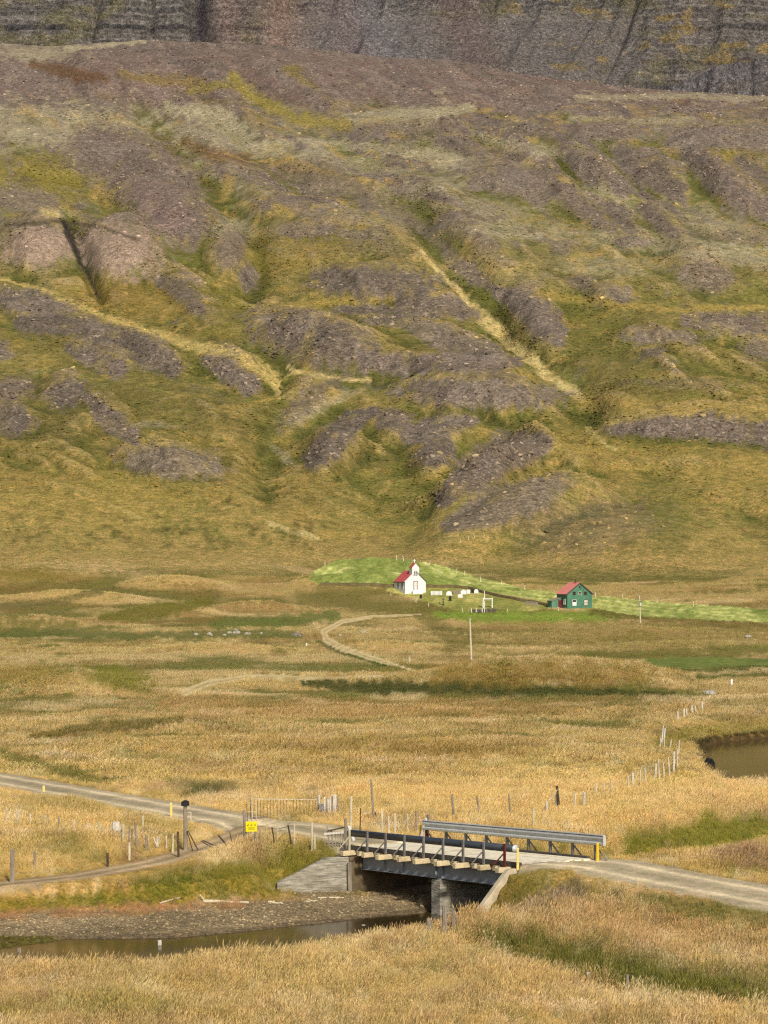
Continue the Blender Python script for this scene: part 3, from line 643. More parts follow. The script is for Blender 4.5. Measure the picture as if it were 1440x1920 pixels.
        bank = smooth(.7, 0.35, sd) * (zi < -0.15) * (Yi > 125)      # bare peat of the undercut pond bank
        col[i] = col[i] * (1 - .85 * bank[:, None]) + alb((62, 48, 32)) * .85 * bank[:, None]
    hw = ((cls == 1) * (1 - scr))[:, None]
    col *= 1 + hw * np.array([.03, .06, .16])
    return np.clip(col, 0.004, 0.9), np.clip(scr, 0, 1), cls, pu, pv

# ------------------------------------------------------------------ materials
def nodes(name):
    m = bpy.data.materials.new(name); m.use_nodes = True
    nt = m.node_tree; nt.nodes.clear()
    out = nt.nodes.new('ShaderNodeOutputMaterial')
    return m, nt, out
def nd(nt, kind, **kw):
    n = nt.nodes.new(kind)
    for k, v in kw.items():
        if k.startswith('i_'):
            key = k[2:]
            n.inputs[int(key) if key.isdigit() else key].default_value = v
        else: setattr(n, k, v)
    return n
def math_n(nt, op, a, b=None, c=None, clamp=False):
    n = nt.nodes.new('ShaderNodeMath'); n.operation = op; n.use_clamp = clamp
    for i, s in enumerate((a, b, c)):
        if s is None: continue
        if hasattr(s, 'is_linked'): nt.links.new(s, n.inputs[i])
        else: n.inputs[i].default_value = s
    return n.outputs[0]
def mixc(nt, fac, a, b, mode='MIX'):
    n = nt.nodes.new('ShaderNodeMix'); n.data_type = 'RGBA'; n.blend_type = mode
    for s, v in ((0, fac), (6, a), (7, b)):
        if hasattr(v, 'is_linked'): nt.links.new(v, n.inputs[s])
        else: n.inputs[s].default_value = v if s == 0 else (*v, 1)[:4]
    return n.outputs[2]
def maprange(nt, x, a, b, c, d):
    n = nt.nodes.new('ShaderNodeMapRange')
    nt.links.new(x, n.inputs[0])
    for i, v in enumerate((a, b, c, d)): n.inputs[i + 1].default_value = v
    return n.outputs[0]

def ground_material(name, s_fine, s_mid, s_big, bump_d, streak=1.0, stone=1.0, con=1.0):
    m, nt, out = nodes(name)
    at = nd(nt, 'ShaderNodeAttribute', attribute_name='col')
    sc = nd(nt, 'ShaderNodeAttribute', attribute_name='scr')
    tc = nd(nt, 'ShaderNodeTexCoord')
    mp = nd(nt, 'ShaderNodeMapping'); nt.links.new(tc.outputs['Object'], mp.inputs[0]); mp.inputs['Scale'].default_value = (1, streak, 1)
    def nz(scale, det=5, rough=.6):
        n = nd(nt, 'ShaderNodeTexNoise', i_Scale=scale, i_Detail=det, i_Roughness=rough); nt.links.new(mp.outputs[0], n.inputs['Vector']); return n.outputs[0]
    a, b, c = nz(s_fine, 4, .65), nz(s_mid, 5, .6), nz(s_big, 3, .55)
    f1 = maprange(nt, a, .36, .64, 1 - .34 * con, 1 + .34 * con)
    f2 = maprange(nt, b, .35, .65, 1 - .22 * con, 1 + .24 * con)
    f3 = maprange(nt, c, .3, .7, .88, 1.12)
    f = math_n(nt, 'MULTIPLY', math_n(nt, 'MULTIPLY', f1, f2), f3)
    vo = nd(nt, 'ShaderNodeTexVoronoi', i_Scale=stone); nt.links.new(tc.outputs['Object'], vo.inputs['Vector'])
    sep = nd(nt, 'ShaderNodeSeparateColor'); nt.links.new(vo.outputs['Color'], sep.inputs[0])
    stone_f = maprange(nt, sep.outputs[0], 0, 1, .72, 1.25)
    pale = maprange(nt, sep.outputs[1], .95, .99, 0, .8)
    fs = math_n(nt, 'ADD', stone_f, pale)
    fm = nt.nodes.new('ShaderNodeMix'); fm.data_type = 'FLOAT'
    nt.links.new(sc.outputs['Fac'], fm.inputs[0]); fm.inputs[2].default_value = 1.0; nt.links.new(fs, fm.inputs[3])
    f = math_n(nt, 'MULTIPLY', f, fm.outputs[0])
    comb = nd(nt, 'ShaderNodeCombineColor')
    for i in range(3): nt.links.new(f, comb.inputs[i])
    base = mixc(nt, 1.0, at.outputs['Color'], comb.outputs[0], 'MULTIPLY')
    # warm / green drift, less on stone
    hue = mixc(nt, maprange(nt, b, .35, .65, 0, 1), (0.96, 1.04, .90), (1.05, .97, 1.0))
    inv = math_n(nt, 'SUBTRACT', 1.0, sc.outputs['Fac'])
    base = mixc(nt, inv, base, mixc(nt, 1.0, base, hue, 'MULTIPLY'))
    bs = nd(nt, 'ShaderNodeBsdfPrincipled', i_Roughness=.95); bs.inputs['Specular IOR Level'].default_value = .12
    nt.links.new(base, bs.inputs['Base Color'])
    h = math_n(nt, 'ADD', math_n(nt, 'MULTIPLY', a, .5), math_n(nt, 'MULTIPLY', b, 1.2))
    bp = nd(nt, 'ShaderNodeBump', i_Strength=.8, i_Distance=bump_d); nt.links.new(h, bp.inputs['Height'])
    nt.links.new(bp.outputs[0], bs.inputs['Normal'])
    nt.links.new(bs.outputs[0], out.inputs[0])
    return m
M = {}
M['near'] = ground_material('turf', 9.0, 1.6, .2, .10, 1, 14)
M['hill'] = ground_material('hill_turf', 1.4, .36, .06, .8, 1, 1.0, 1.2)
M['cliff'] = ground_material('basalt', 1.0, .3, .05, 2.5, 1, .7, 1.8)
M['hay'] = ground_material('mown_grass', 1.6, .5, .08, .12, .6, 4, .8)
M['road'] = ground_material('gravel', 11, 2.2, .35, .03, 1, 16, .6)
M['bar'] = ground_material('river_gravel', 8, 2.0, .4, .08, 1, 9, .9)

def simple(name, rgb, rough=.8, scale=6, con=.25, bump=.0, metal=0, stretch=(1, 1, 1), stain=None, spec=.3, raw=False):
    m, nt, out = nodes(name)
    tc = nd(nt, 'ShaderNodeTexCoord'); mp = nd(nt, 'ShaderNodeMapping'); mp.inputs['Scale'].default_value = stretch
    nt.links.new(tc.outputs['Object'], mp.inputs[0])
    n = nd(nt, 'ShaderNodeTexNoise', i_Scale=scale, i_Detail=6, i_Roughness=.65); nt.links.new(mp.outputs[0], n.inputs['Vector'])
    n2 = nd(nt, 'ShaderNodeTexNoise', i_Scale=scale * .23, i_Detail=3); nt.links.new(tc.outputs['Object'], n2.inputs['Vector'])
    f = math_n(nt, 'MULTIPLY', maprange(nt, n.outputs[0], .3, .7, 1 - con, 1 + con), maprange(nt, n2.outputs[0], .3, .7, 1 - con * .6, 1 + con * .6))
    cb = nd(nt, 'ShaderNodeCombineColor')
    for i in range(3): nt.links.new(f, cb.inputs[i])
    c = tuple(float(x) for x in (np.array(rgb) if raw else alb(rgb)))
    base = mixc(nt, 1.0, c, cb.outputs[0], 'MULTIPLY')
    if stain:
        base = mixc(nt, maprange(nt, n2.outputs[0], .5, .68, 0, stain[1]), base, tuple(float(x) for x in alb(stain[0])))
    bs = nd(nt, 'ShaderNodeBsdfPrincipled', i_Roughness=rough, i_Metallic=metal); bs.inputs['Specular IOR Level'].default_value = spec
    nt.links.new(base, bs.inputs['Base Color'])
    if bump:
        bp = nd(nt, 'ShaderNodeBump', i_Strength=.7, i_Distance=bump); nt.links.new(n.outputs[0], bp.inputs['Height']); nt.links.new(bp.outputs[0], bs.inputs['Normal'])
    nt.links.new(bs.outputs[0], out.inputs[0])
    M[name] = m
    return m
simple('wood_grey', (150, 138, 120), .9, 9, .35, .01, 0, (1, 1, .15))
simple('wood_dark', (84, 70, 56), .9, 9, .3, .01, 0, (1, 1, .2))
simple('wood_pale', (208, 196, 164), .85, 9, .25, .01, 0, (1, 1, .2))
simple('wood_white', (214, 206, 190), .85, 12, .3, .01)
simple('deck', (255, 243, 210), .9, 5, .16, .01, 0, (1, 1, 1), ((190, 164, 126), .6))
simple('transom', (226, 206, 162), .9, 7, .2, .01, 0, (1, 1, 1), ((120, 98, 72), .6))
simple('kerb', (92, 84, 74), .9, 7, .3, .01)
simple('steel_dark', (62, 66, 72), .32, 4, .2, 0, .0, spec=.6)
simple('steel_post', (138, 136, 130), .6, 8, .25, 0, .2, (1, 1, 1), ((104, 74, 56), .5))
simple('steel_grey', (160, 166, 168), .5, 3, .12, 0, .0, (1, 1, 1), ((112, 96, 84), .3))
simple('galvanised', (206, 207, 202), .45, 5, .12, 0, .15)
simple('rust', (108, 48, 38), .85, 12, .3, .004)
simple('gate_bar', (112, 92, 68), .9, 9, .3)
simple('yellow', (226, 190, 30), .6, 12, .15)
simple('yellow_pale', (232, 214, 120), .7, 12, .2)
simple('white_paint', (236, 236, 232), .6, 5, .05)
simple('concrete', (172, 165, 147), .95, 3.2, .62, .06, 0, (.6, 1, 5), ((96, 86, 66), .8))
simple('concrete_dark', (120, 104, 78), .95, 2.2, .35, .03, 0, (1, 1, 2.0), ((70, 52, 34), .8))
simple('concrete_pale', (206, 190, 160), .95, 5, .2, .02, 0, (1, 1, 1), ((160, 138, 104), .6))
simple('rock', (126, 118, 108), .95, 4, .3, .04)
simple('rock_white', (178, 170, 152), .95, 4, .2, .03)
simple('black', (26, 26, 28), .6, 8, .2)
simple('roof_red', (204, 96, 90), .55, 1.5, .1, 0, 0, (1, 1, 1), ((176, 84, 78), .4))
simple('roof_salmon', (230, 142, 130), .6, 1.2, .1, 0, 0, (1, 1, 1), ((196, 110, 98), .5))
simple('green_iron', (84, 134, 106), .6, 1.8, .22, 0, 0, (1, 1, .5), ((104, 140, 116), .6))
simple('glass', (70, 78, 84), .15, 3, .1, spec=.6)
simple('glass_dark', (36, 34, 32), .2, 3, .1, spec=.6)
simple('door_red', (112, 34, 40), .7, 3, .15)
simple('driftwood', (214, 200, 166), .9, 10, .2, .01)
simple('turf_wall', (110, 96, 62), .95, 3, .35, .1)
simple('headstone_black', (40, 38, 40), .4, 6, .15)
simple('sign_yellow', (240, 224, 20), .5, 8, .06)

# ------------------------------------------------------------------ terrain mesh
cu = np.concatenate([-np.geomspace(3400, 860, 40)[:-1], np.arange(-858, 859, 3.0), np.geomspace(860, 3400, 40)[1:]])
vr = np.arange(1935, 196, -1.75)
Yrow = ybase(vr)
Yline = np.concatenate([np.array([-300, -150, -60, -20, -5, 5, 10, 15, 20, 25, 30, 35, 40, 45, 50, 55, 59]), Yrow[Yrow > 61]])
Yline = Yline[Yline < 1478]
Yline = np.concatenate([Yline, np.arange(1478, 1622, 1.6), np.arange(1622, 1700, 2.6), np.arange(1700, 1900, 0.55), np.arange(1902, 2000, 4), np.array([2050, 2200, 2500])])
Yline = np.unique(Yline)
NR, NC = len(Yline), len(cu)
YY = np.repeat(Yline[:, None], NC, 1)
XX = cu[None, :] / F * np.maximum(YY, 58)
XX[:3] = cu[None, :] / F * np.array([400, 250, 120])[:, None]
Xf, Yf = XX.ravel(), YY.ravel()
Zf = height(Xf, Yf)
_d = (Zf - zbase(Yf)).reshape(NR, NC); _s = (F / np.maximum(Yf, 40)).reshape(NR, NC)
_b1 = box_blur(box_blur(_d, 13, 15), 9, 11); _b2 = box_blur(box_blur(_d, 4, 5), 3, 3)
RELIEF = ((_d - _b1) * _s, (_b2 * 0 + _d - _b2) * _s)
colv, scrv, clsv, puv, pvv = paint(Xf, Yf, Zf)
ii = np.arange(NR * NC).reshape(NR, NC)
quads = np.stack([ii[:-1, :-1], ii[:-1, 1:], ii[1:, 1:], ii[1:, :-1]], -1).reshape(-1, 4)
qc = clsv[quads]
qcls = np.where((qc[:, 0] == qc[:, 2]), qc[:, 0], np.max(qc, 1))

def terrain_part(name, mask, mat, label=None):
    q = quads[mask]
    if len(q) == 0: return
    used, inv = np.unique(q, return_inverse=True)
    inv = inv.reshape(-1, 4)
    me = bpy.data.meshes.new(name)
    me.vertices.add(len(used)); me.vertices.foreach_set('co', np.stack([Xf[used], Yf[used], Zf[used]], 1).astype(np.float32).ravel())
    me.loops.add(inv.size); me.loops.foreach_set('vertex_index', inv.ravel().astype(np.int32))
    me.polygons.add(len(inv)); me.polygons.foreach_set('loop_start', np.arange(0, inv.size, 4, dtype=np.int32))
    me.polygons.foreach_set('use_smooth', np.ones(len(inv), bool))
    a = me.attributes.new('col', 'FLOAT_COLOR', 'POINT')
    a.data.foreach_set('color', np.concatenate([colv[used], np.ones((len(used), 1))], 1).astype(np.float32).ravel())
    b = me.attributes.new('scr', 'FLOAT', 'POINT'); b.data.foreach_set('value', scrv[used].astype(np.float32))
    me.update(calc_edges=True)
    me.materials.append(mat)
    o = bpy.data.objects.new(name, me); COL.objects.link(o)
    o['kind'] = 'structure'
    if label: o['label'] = label
    return o
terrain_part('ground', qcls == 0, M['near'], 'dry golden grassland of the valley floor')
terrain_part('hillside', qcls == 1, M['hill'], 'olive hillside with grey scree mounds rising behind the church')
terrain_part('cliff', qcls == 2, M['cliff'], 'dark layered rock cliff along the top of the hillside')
terrain_part('hayfield', qcls == 3, M['hay'], 'pale green mown hayfield around the church and green house')
terrain_part('gravel_road', qcls == 4, M['road'], 'light gravel road running over the bridge')
terrain_part('farm_track', qcls == 5, M['road'], 'pale dirt track with wheel ruts')
terrain_part('gravel_bank', qcls == 6, M['bar'], 'stony brown gravel bar along the river')
terrain_part('meadow', qcls == 7, M['hay'], 'small bright green meadow beyond the low knoll')

# water sheet
def poly_sheet(name, P, z, mat):
    import bmesh
    bm = bmesh.new()
    f = bm.faces.new([bm.verts.new((p[0], p[1], z)) for p in P])
    bmesh.ops.triangulate(bm, faces=[f])
    me = bpy.data.meshes.new(name); bm.to_mesh(me); bm.free()
    me.materials.append(mat)
    o = bpy.data.objects.new(name, me); COL.objects.link(o); o['kind'] = 'structure'
    return o
wm, nt, out = nodes('river_water')
tc = nd(nt, 'ShaderNodeTexCoord'); mp = nd(nt, 'ShaderNodeMapping'); mp.inputs['Scale'].default_value = (1, .35, 1); nt.links.new(tc.outputs['Object'], mp.inputs[0])
n1 = nd(nt, 'ShaderNodeTexNoise', i_Scale=2.2, i_Detail=4); nt.links.new(mp.outputs[0], n1.inputs['Vector'])
n2 = nd(nt, 'ShaderNodeTexNoise', i_Scale=.25, i_Detail=3); nt.links.new(tc.outputs['Object'], n2.inputs['Vector'])
bs = nd(nt, 'ShaderNodeBsdfPrincipled', i_Roughness=.12); bs.inputs['IOR'].default_value = 1.33
nt.links.new(mixc(nt, maprange(nt, n2.outputs[0], .35, .65, 0, 1), tuple(alb((62, 52, 30))), tuple(alb((80, 66, 34)))), bs.inputs['Base Color'])
bp = nd(nt, 'ShaderNodeBump', i_Strength=.25, i_Distance=.03); nt.links.new(n1.outputs[0], bp.inputs['Height']); nt.links.new(bp.outputs[0], bs.inputs['Normal'])
nt.links.new(bs.outputs[0], out.inputs[0])
poly_sheet('river', RIVER + 0, WZ + 0.02, wm)['label'] = 'brown river bending under the bridge and into a wide pool'

# ------------------------------------------------------------------ mesh builder
class MB:
    def __init__(s): s.v = []; s.f = []
    def add(s, vs, fs):
        b = len(s.v); s.v += [tuple(map(float, p)) for p in vs]; s.f += [tuple(b + i for i in f) for f in fs]; return s
    def frame(s, o, ax, ay, az, sx, sy, sz):
        o, ax, ay, az = map(Vector, (o, ax, ay, az))
        vs = [o + ax * (i * sx / 2) + ay * (j * sy / 2) + az * (k * sz / 2) for k in (-1, 1) for j in (-1, 1) for i in (-1, 1)]
        return s.add(vs, [(0, 2, 3, 1), (4, 5, 7, 6), (0, 1, 5, 4), (2, 6, 7, 3), (0, 4, 6, 2), (1, 3, 7, 5)])
    def beam(s, p0, p1, w, h, side=None):
        p0, p1 = Vector(p0), Vector(p1); d = (p1 - p0); L = d.length; d.normalize()
        sd = Vector(side) if side is not None else d.cross(Vector((0, 0, 1)))
        if sd.length < 1e-4: sd = Vector((1, 0, 0))
        sd = (sd - d * sd.dot(d)).normalized(); up = sd.cross(d)
        return s.frame((p0 + p1) / 2, d, sd, up, L, w, h)
    def tube(s, p0, p1, r0, r1=None, n=8, jit=0.0, segs=1):
        p0, p1 = Vector(p0), Vector(p1); d = (p1 - p0).normalized(); r1 = r0 if r1 is None else r1
        a = d.cross(Vector((0.3, 1, 0.1))).normalized(); b = d.cross(a)
        vs = []
        for k in range(segs + 1):
            t = k / segs; c = p0.lerp(p1, t); r = r0 + (r1 - r0) * t
            if 0 < k < segs: c = c + (a * random.uniform(-1, 1) + b * random.uniform(-1, 1)) * jit
            for i in range(n):
                q = 2 * math.pi * i / n; rr = r * (1 + random.uniform(-jit, jit) * 4)
                vs.append(c + (a * math.cos(q) + b * math.sin(q)) * rr)
        fs = []
        for k in range(segs):
            for i in range(n):
                j = (i + 1) % n; fs.append((k * n + i, k * n + j, (k + 1) * n + j, (k + 1) * n + i))
        fs.append(tuple(range(n - 1, -1, -1))); fs.append(tuple(segs * n + i for i in range(n)))
        return s.add(vs, fs)
    def prism(s, pts, ext):
        n = len(pts); e = Vector(ext); a = [Vector(p) for p in pts]; vs = a + [p + e for p in a]
        fs = [tuple(range(n - 1, -1, -1)), tuple(range(n, 2 * n))] + [(i, (i + 1) % n, n + (i + 1) % n, n + i) for i in range(n)]
        return s.add(vs, fs)
    def build(s, name, mat, parent=None, smooth_=False, bevel=0):
        me = bpy.data.meshes.new(name)
        o0 = parent_world(parent)
        me.from_pydata([(p[0] - o0.x, p[1] - o0.y, p[2] - o0.z) for p in s.v], [], s.f)
        import bmesh
        bm = bmesh.new(); bm.from_mesh(me); bmesh.ops.recalc_face_normals(bm, faces=bm.faces[:]); bm.to_mesh(me); bm.free()
        if smooth_: me.polygons.foreach_set('use_smooth', [True] * len(me.polygons))
        me.materials.append(M[mat] if isinstance(mat, str) else mat)
        o = bpy.data.objects.new(name, me); COL.objects.link(o)
        if parent is not None: o.parent = parent
        if bevel:
            b = o.modifiers.new('bevel', 'BEVEL'); b.width = bevel; b.segments = 1
        return o
def parent_world(p):
    v = Vector((0, 0, 0))
    while p is not None:
        v = v + p.location; p = p.parent
    return v
def thing(name, label, cat, loc, group=None):
    o = bpy.data.objects.new(name, None); COL.objects.link(o)
    o.empty_display_size = .3; o.location = loc; o['label'] = label; o['category'] = cat
    if group: o['group'] = group
    return o
def tag(o, label, cat, group=None):
    o['label'] = label; o['category'] = cat
    if group: o['group'] = group
    return o
def gz(x, y): return float(height(np.array([x]), np.array([y]))[0])

# ------------------------------------------------------------------ bridge
def bp3(l, c, dz=0.0):
    t = l / BL
    p = BA + BU * l + BP * c
    return Vector((p[0], p[1], ZA + (ZB - ZA) * t + dz))
U3 = (bp3(BL, 0) - bp3(0, 0)).normalized(); P3 = Vector((BP[0], BP[1], 0)); N3 = P3.cross(U3) * -1
if N3.z < 0: N3 = -N3
bridge = thing('bridge', 'narrow wooden-decked road bridge on steel girders with a concrete pier over the river', 'bridge', bp3(BL / 2, BW / 2, -2.9))
npl = 9; pw = (BW - 0.7) / npl
for i in range(npl):
    c = 0.35 + pw * (i + .5)
    MB().beam(bp3(-.15 - .1 * (i % 2), c, -.03 + random.uniform(-.006, .006)), bp3(BL + .35 + .12 * (i % 3), c, -.03 + random.uniform(-.006, .006)), pw - .02, .07, P3).build('deck_plank', 'deck', bridge)
for c in (.2, BW - .2):
    MB().beam(bp3(-.3, c, .0), bp3(BL + .3, c, .0), .2, .16, P3).build('kerb_timber', 'kerb', bridge)
nb = 8
post_l = [0.15 + i * (BL - .45) / nb for i in range(nb + 1)]
for i, l in enumerate(post_l):
    ext = (.5, .34, .56, .44, .6, .5, .58, .36, .5)[i]
    zt = -.21
    MB().beam(bp3(l, -ext, zt), bp3(l, BW + .5, zt), .2 + .03 * (i % 3), .21, U3).build('cross_beam', 'transom', bridge, bevel=.015)
    mt = 'rust' if i == nb else ('wood_pale' if i == 0 else 'steel_post')
    p = MB().beam(bp3(l + .02, -.12, -.16), bp3(l + .02, -.12, .82), .1, .07, U3).build('rail_post', mt, bridge)
    MB().beam(bp3(l + .05, -.12, .5), bp3(l - .42 if i % 1 == 0 else l, -.42, -.1), .05, .05).build('brace', mt, bridge)
    if i < nb:
        lm = l + (BL - .45) / nb * .5
        MB().beam(bp3(lm, -.12, zt + .01), bp3(lm, BW + .2, zt + .01), .22, .2, U3).build('cross_beam', 'transom', bridge, bevel=.012)
MB().tube(bp3(-.05, .06, .64), bp3(BL + .12, .06, .64), .15, n=16).build('pipe_rail', 'steel_dark', bridge, True)
MB().tube(bp3(BL + .12, .06, .64), bp3(BL + .2, .06, .64), .156, n=16).build('pipe_end', 'galvanised', bridge, True)
MB().beam(bp3(-.25, .06, .62), bp3(-.06, .06, .62), .05, .3, P3).build('pipe_end', 'galvanised', bridge)
# far guard rail: a folded steel beam
def wrail(l0, l1, c, z):
    prof = [(a_ * 1.5, b_ * 1.22) for a_, b_ in [(0, -.17), (-.06, -.14), (-.075, -.08), (-.02, -.03), (-.02, .03), (-.075, .08), (-.06, .14), (0, .17), (.012, .17), (-.045, .13), (-.06, .08), (-.006, .035), (-.006, -.035), (-.06, -.08), (-.045, -.13), (.012, -.17)]]
    n = len(prof); mb = MB()
    vs = [bp3(l0, c + a, z + b) for a, b in prof] + [bp3(l1, c + a, z + b) for a, b in prof]
    h = n // 2
    fs = [(i, (i + 1) % n, n + (i + 1) % n, n + i) for i in range(n)]
    return mb.add(vs, fs)
L1 = BL + 1.05
wrail(.1, L1, BW + .02, .73).build('guard_rail', 'galvanised', bridge)
MB().beam(bp3(.05, BW - .02, .95), bp3(L1, BW - .02, .95), .16, .03, P3).build('rail_cap', 'galvanised', bridge)
MB().beam(bp3(L1 + .02, BW - .02, .53), bp3(L1 + .02, BW - .02, .93), .14, .03, P3).build('rail_end', 'galvanised', bridge)
for i in range(9):
    l = .2 + i * (BL + .2) / 8
    MB().beam(bp3(l, BW + .1, -.16), bp3(l, BW + .1, .95), .1, .1, U3).build('rail_post', 'rust' if i == 0 else 'steel_post', bridge)
    MB().beam(bp3(l, BW + .1, .5), bp3(l + .45, BW + .3, -.1), .05, .05).build('brace', 'steel_post', bridge)
MB().beam(bp3(-.15, BW - .05, -.1), bp3(.3, BW - .0, 1.05), .07, .09, P3).build('end_post', 'white_paint', bridge)
MB().beam(bp3(.1, BW + .2, -.1), bp3(.18, BW + .2, 1.2), .1, .1, U3).build('end_post', 'wood_grey', bridge)
for c in (.42, BW - .42):
    z0 = -.33
    MB().beam(bp3(.5, c, z0 - .02), bp3(BL - .2, c, z0 - .02), .3, .03, P3).build('girder_flange', 'steel_grey', bridge)
    MB().beam(bp3(.5, c, z0 - .58), bp3(BL - .2, c, z0 - .58), .3, .03, P3).build('girder_flange', 'steel_grey', bridge)
    g = MB().beam(bp3(.5, c, z0 - .30), bp3(BL - .2, c, z0 - .30), .04, .53, P3).build('girder', 'steel_grey', bridge)
    for l in (BL * .19, BL * .31, BL * .52, BL * .56):
        MB().beam(bp3(l, c - .085, z0 - .56), bp3(l, c - .085, z0 - .04), .11, .025, P3).build('stiffener', 'steel_grey', g)
# pier under the middle
lp = BL * .545
def vbox(l0, l1, c0, c1, z0, z1):
    pts = [Vector((*(BA + BU * l0 + BP * c0), z0)), Vector((*(BA + BU * l1 + BP * c0), z0)), Vector((*(BA + BU * l1 + BP * c1), z0)), Vector((*(BA + BU * l0 + BP * c1), z0))]
    return MB().prism(pts, (0, 0, z1 - z0))
zp = ZA + (ZB - ZA) * .545 - .98
vbox(lp - .32, lp + .32, .1, BW - .1, -2.6, zp).build('pier', 'concrete', bridge, bevel=.03)
vbox(lp - .12, lp + .12, .28, .56, zp + .003, zp + .05).build('bearing_plate', 'galvanised', bridge)
vbox(lp - .12, lp + .12, BW - .56, BW - .28, zp + .003, zp + .05).build('bearing_plate', 'steel_post', bridge)
# left abutment
vbox(-.75, .42, -.25, BW + .25, -2.8, ZA - .36).build('abutment', 'concrete_dark', bridge, bevel=.02)
vbox(.43, .75, -.2, BW + .2, -2.8, -1.32).build('footing', 'concrete_dark', bridge, bevel=.02)
q = BA + BU * .5 - BP * .3
MB().beam((q[0], q[1], -1.6), (q[0] - .03, q[1], ZA - .55), .16, .16).build('fender_post', 'wood_grey', bridge)
# left wing wall: sloping top, board-marked concrete
w0 = BA + BU * .36 - BP * .27; wd = np.array([-.985, -.17]); wl = 3.15
def w3(s, z): return Vector((w0[0] + wd[0] * s, w0[1] + wd[1] * s, z))
nrm = Vector((-wd[1], wd[0], 0)); nrm = nrm if nrm.y > 0 else -nrm
zt0 = ZA - .35
MB().prism([w3(0, -2.6), w3(wl, -2.6), w3(wl, -.82), w3(1.0, zt0 - .02), w3(0, zt0)], nrm * .35).build('wing_wall', 'concrete', bridge, bevel=.02)
# right abutment and its wing wall with the sloping top
vbox(BL - .12, BL + .55, -.15, BW + .25, -2.8, ZB - .36).build('abutment', 'concrete_dark', bridge, bevel=.02)
ra = BB + BU * .1 - BP * .05; rb = np.array([2.95, 89.55])
rd = rb - ra; rl = np.linalg.norm(rd); rd /= rl; rn = np.array([-rd[1], rd[0]]); rn = rn if rn[0] > 0 else -rn
def r3(s, z, off=0): return Vector((ra[0] + rd[0] * s + rn[0] * off, ra[1] + rd[1] * s + rn[1] * off, z))
MB().prism([r3(-.1, -2.9), r3(rl, -2.9), r3(rl, -1.42), r3(.35, ZB - .14), r3(-.1, ZB - .12)], Vector((rn[0], rn[1], 0)) * .28).build('wing_wall', 'concrete_pale', bridge, bevel=.02)

# ------------------------------------------------------------------ marker posts beside the bridge
def marker(name, px, row0, row1, label, mat, wdt=.11, loc=None):
    p = loc if loc is not None else hit(px, row0)
    D = math.hypot(p.y, 0)
    h = (row0 - row1) / F * D
    t = thing(name, label, 'marker post', p)
    MB().frame(p + Vector((0, 0, h / 2 - .1)), (1, 0, 0), (0, 1, 0), (0, 0, 1), wdt, wdt * .55, h + .2).build('post', mat, t, bevel=.006)
    MB().frame(p + Vector((0, 0, h + .012)), (1, 0, 0), (0, 1, 0), (0, 0, 1), wdt * .9, wdt * .5, .02).build('cap', 'yellow_pale' if mat == 'yellow' else 'white_paint', t)
    return t
marker('marker_post', 968, 1611, 1580, 'pale yellow marker post at the end of the dark pipe rail', 'yellow_pale', .1, bp3(BL + .42, -.02, .0))
marker('marker_post', 1113, 1604, 1575, 'bright yellow marker post in front of the guard rail end', 'yellow', .11, bp3(BL + .8, BW - .14, .0))
marker('marker_post', 790, 1567, 1537, 'yellow marker post behind the white leaning end post of the guard rail', 'yellow', .1, bp3(-.28, BW + .12, .0))

# ------------------------------------------------------------------ fences
def fence_post(parent, px, row0, row1, r, mat, lean=0.0, name='post', base=None):
    p = base if base is not None else hit(px, row0)
    h = (row0 - row1) / F * p.y
    top = p + Vector((lean / F * p.y, random.uniform(-.04, .04), h))
    if parent is None: return p, top
    MB().tube(p - Vector((0, 0, .25)), top, r * 1.05, r * .9, 6, .008, 3).build(name, mat, parent)
    return p, top
def wire_strand(chain, parent):
    if len(chain) < 2: return
    q = .004; mb = MB(); vs = []
    for p in chain: vs += [p + Vector((0, -q, -q)), p + Vector((0, q, -q)), p + Vector((0, 0, q))]
    fs = [(3 * i + j, 3 * i + (j + 1) % 3, 3 * i + 3 + (j + 1) % 3, 3 * i + 3 + j) for i in range(len(chain) - 1) for j in range(3)]
    mb.add(vs, fs).build('wire', 'steel_post', parent)
def fence(name, label, posts, wires=(.45, .85), r=.045, mat='wood_grey', cat='fence', wire=True, group=None, gap=6.0):
    pts = [hit(p[0], p[1]) for p in posts]
    gr = [0.32 * F / b.y if b.y < 345 and p[1] < 1690 else 0 for p, b in zip(posts, pts)]       # the picture shows them from the grass tops up
    posts = [(p[0], p[1] + k_, *p[2:]) for p, k_ in zip(posts, gr)]
    pts = [hit(p[0], p[1]) for p in posts]
    t = thing(name, label, cat, pts[0].copy(), group)
    tops = []
    for p, b in zip(posts, pts):
        rr = (p[3] if len(p) > 3 and p[3] else r) * 1.2
        mm = p[4] if len(p) > 4 and p[4] else mat
        ln = p[5] if len(p) > 5 else random.uniform(-2, 2)
        tops.append(fence_post(t, p[0], p[1], p[2], rr, mm, ln, base=b)[1])
    if wire:
        for k in wires:
            chain = []
            for i in range(len(pts)):
                if chain and (i == 0 or (pts[i] - pts[i - 1]).length > gap):
                    wire_strand(chain, t); chain = []
                chain.append(pts[i].lerp(tops[i], k))
            wire_strand(chain, t)
    return t
W, G, D_ = 'wood_pale', 'wood_grey', 'wood_dark'
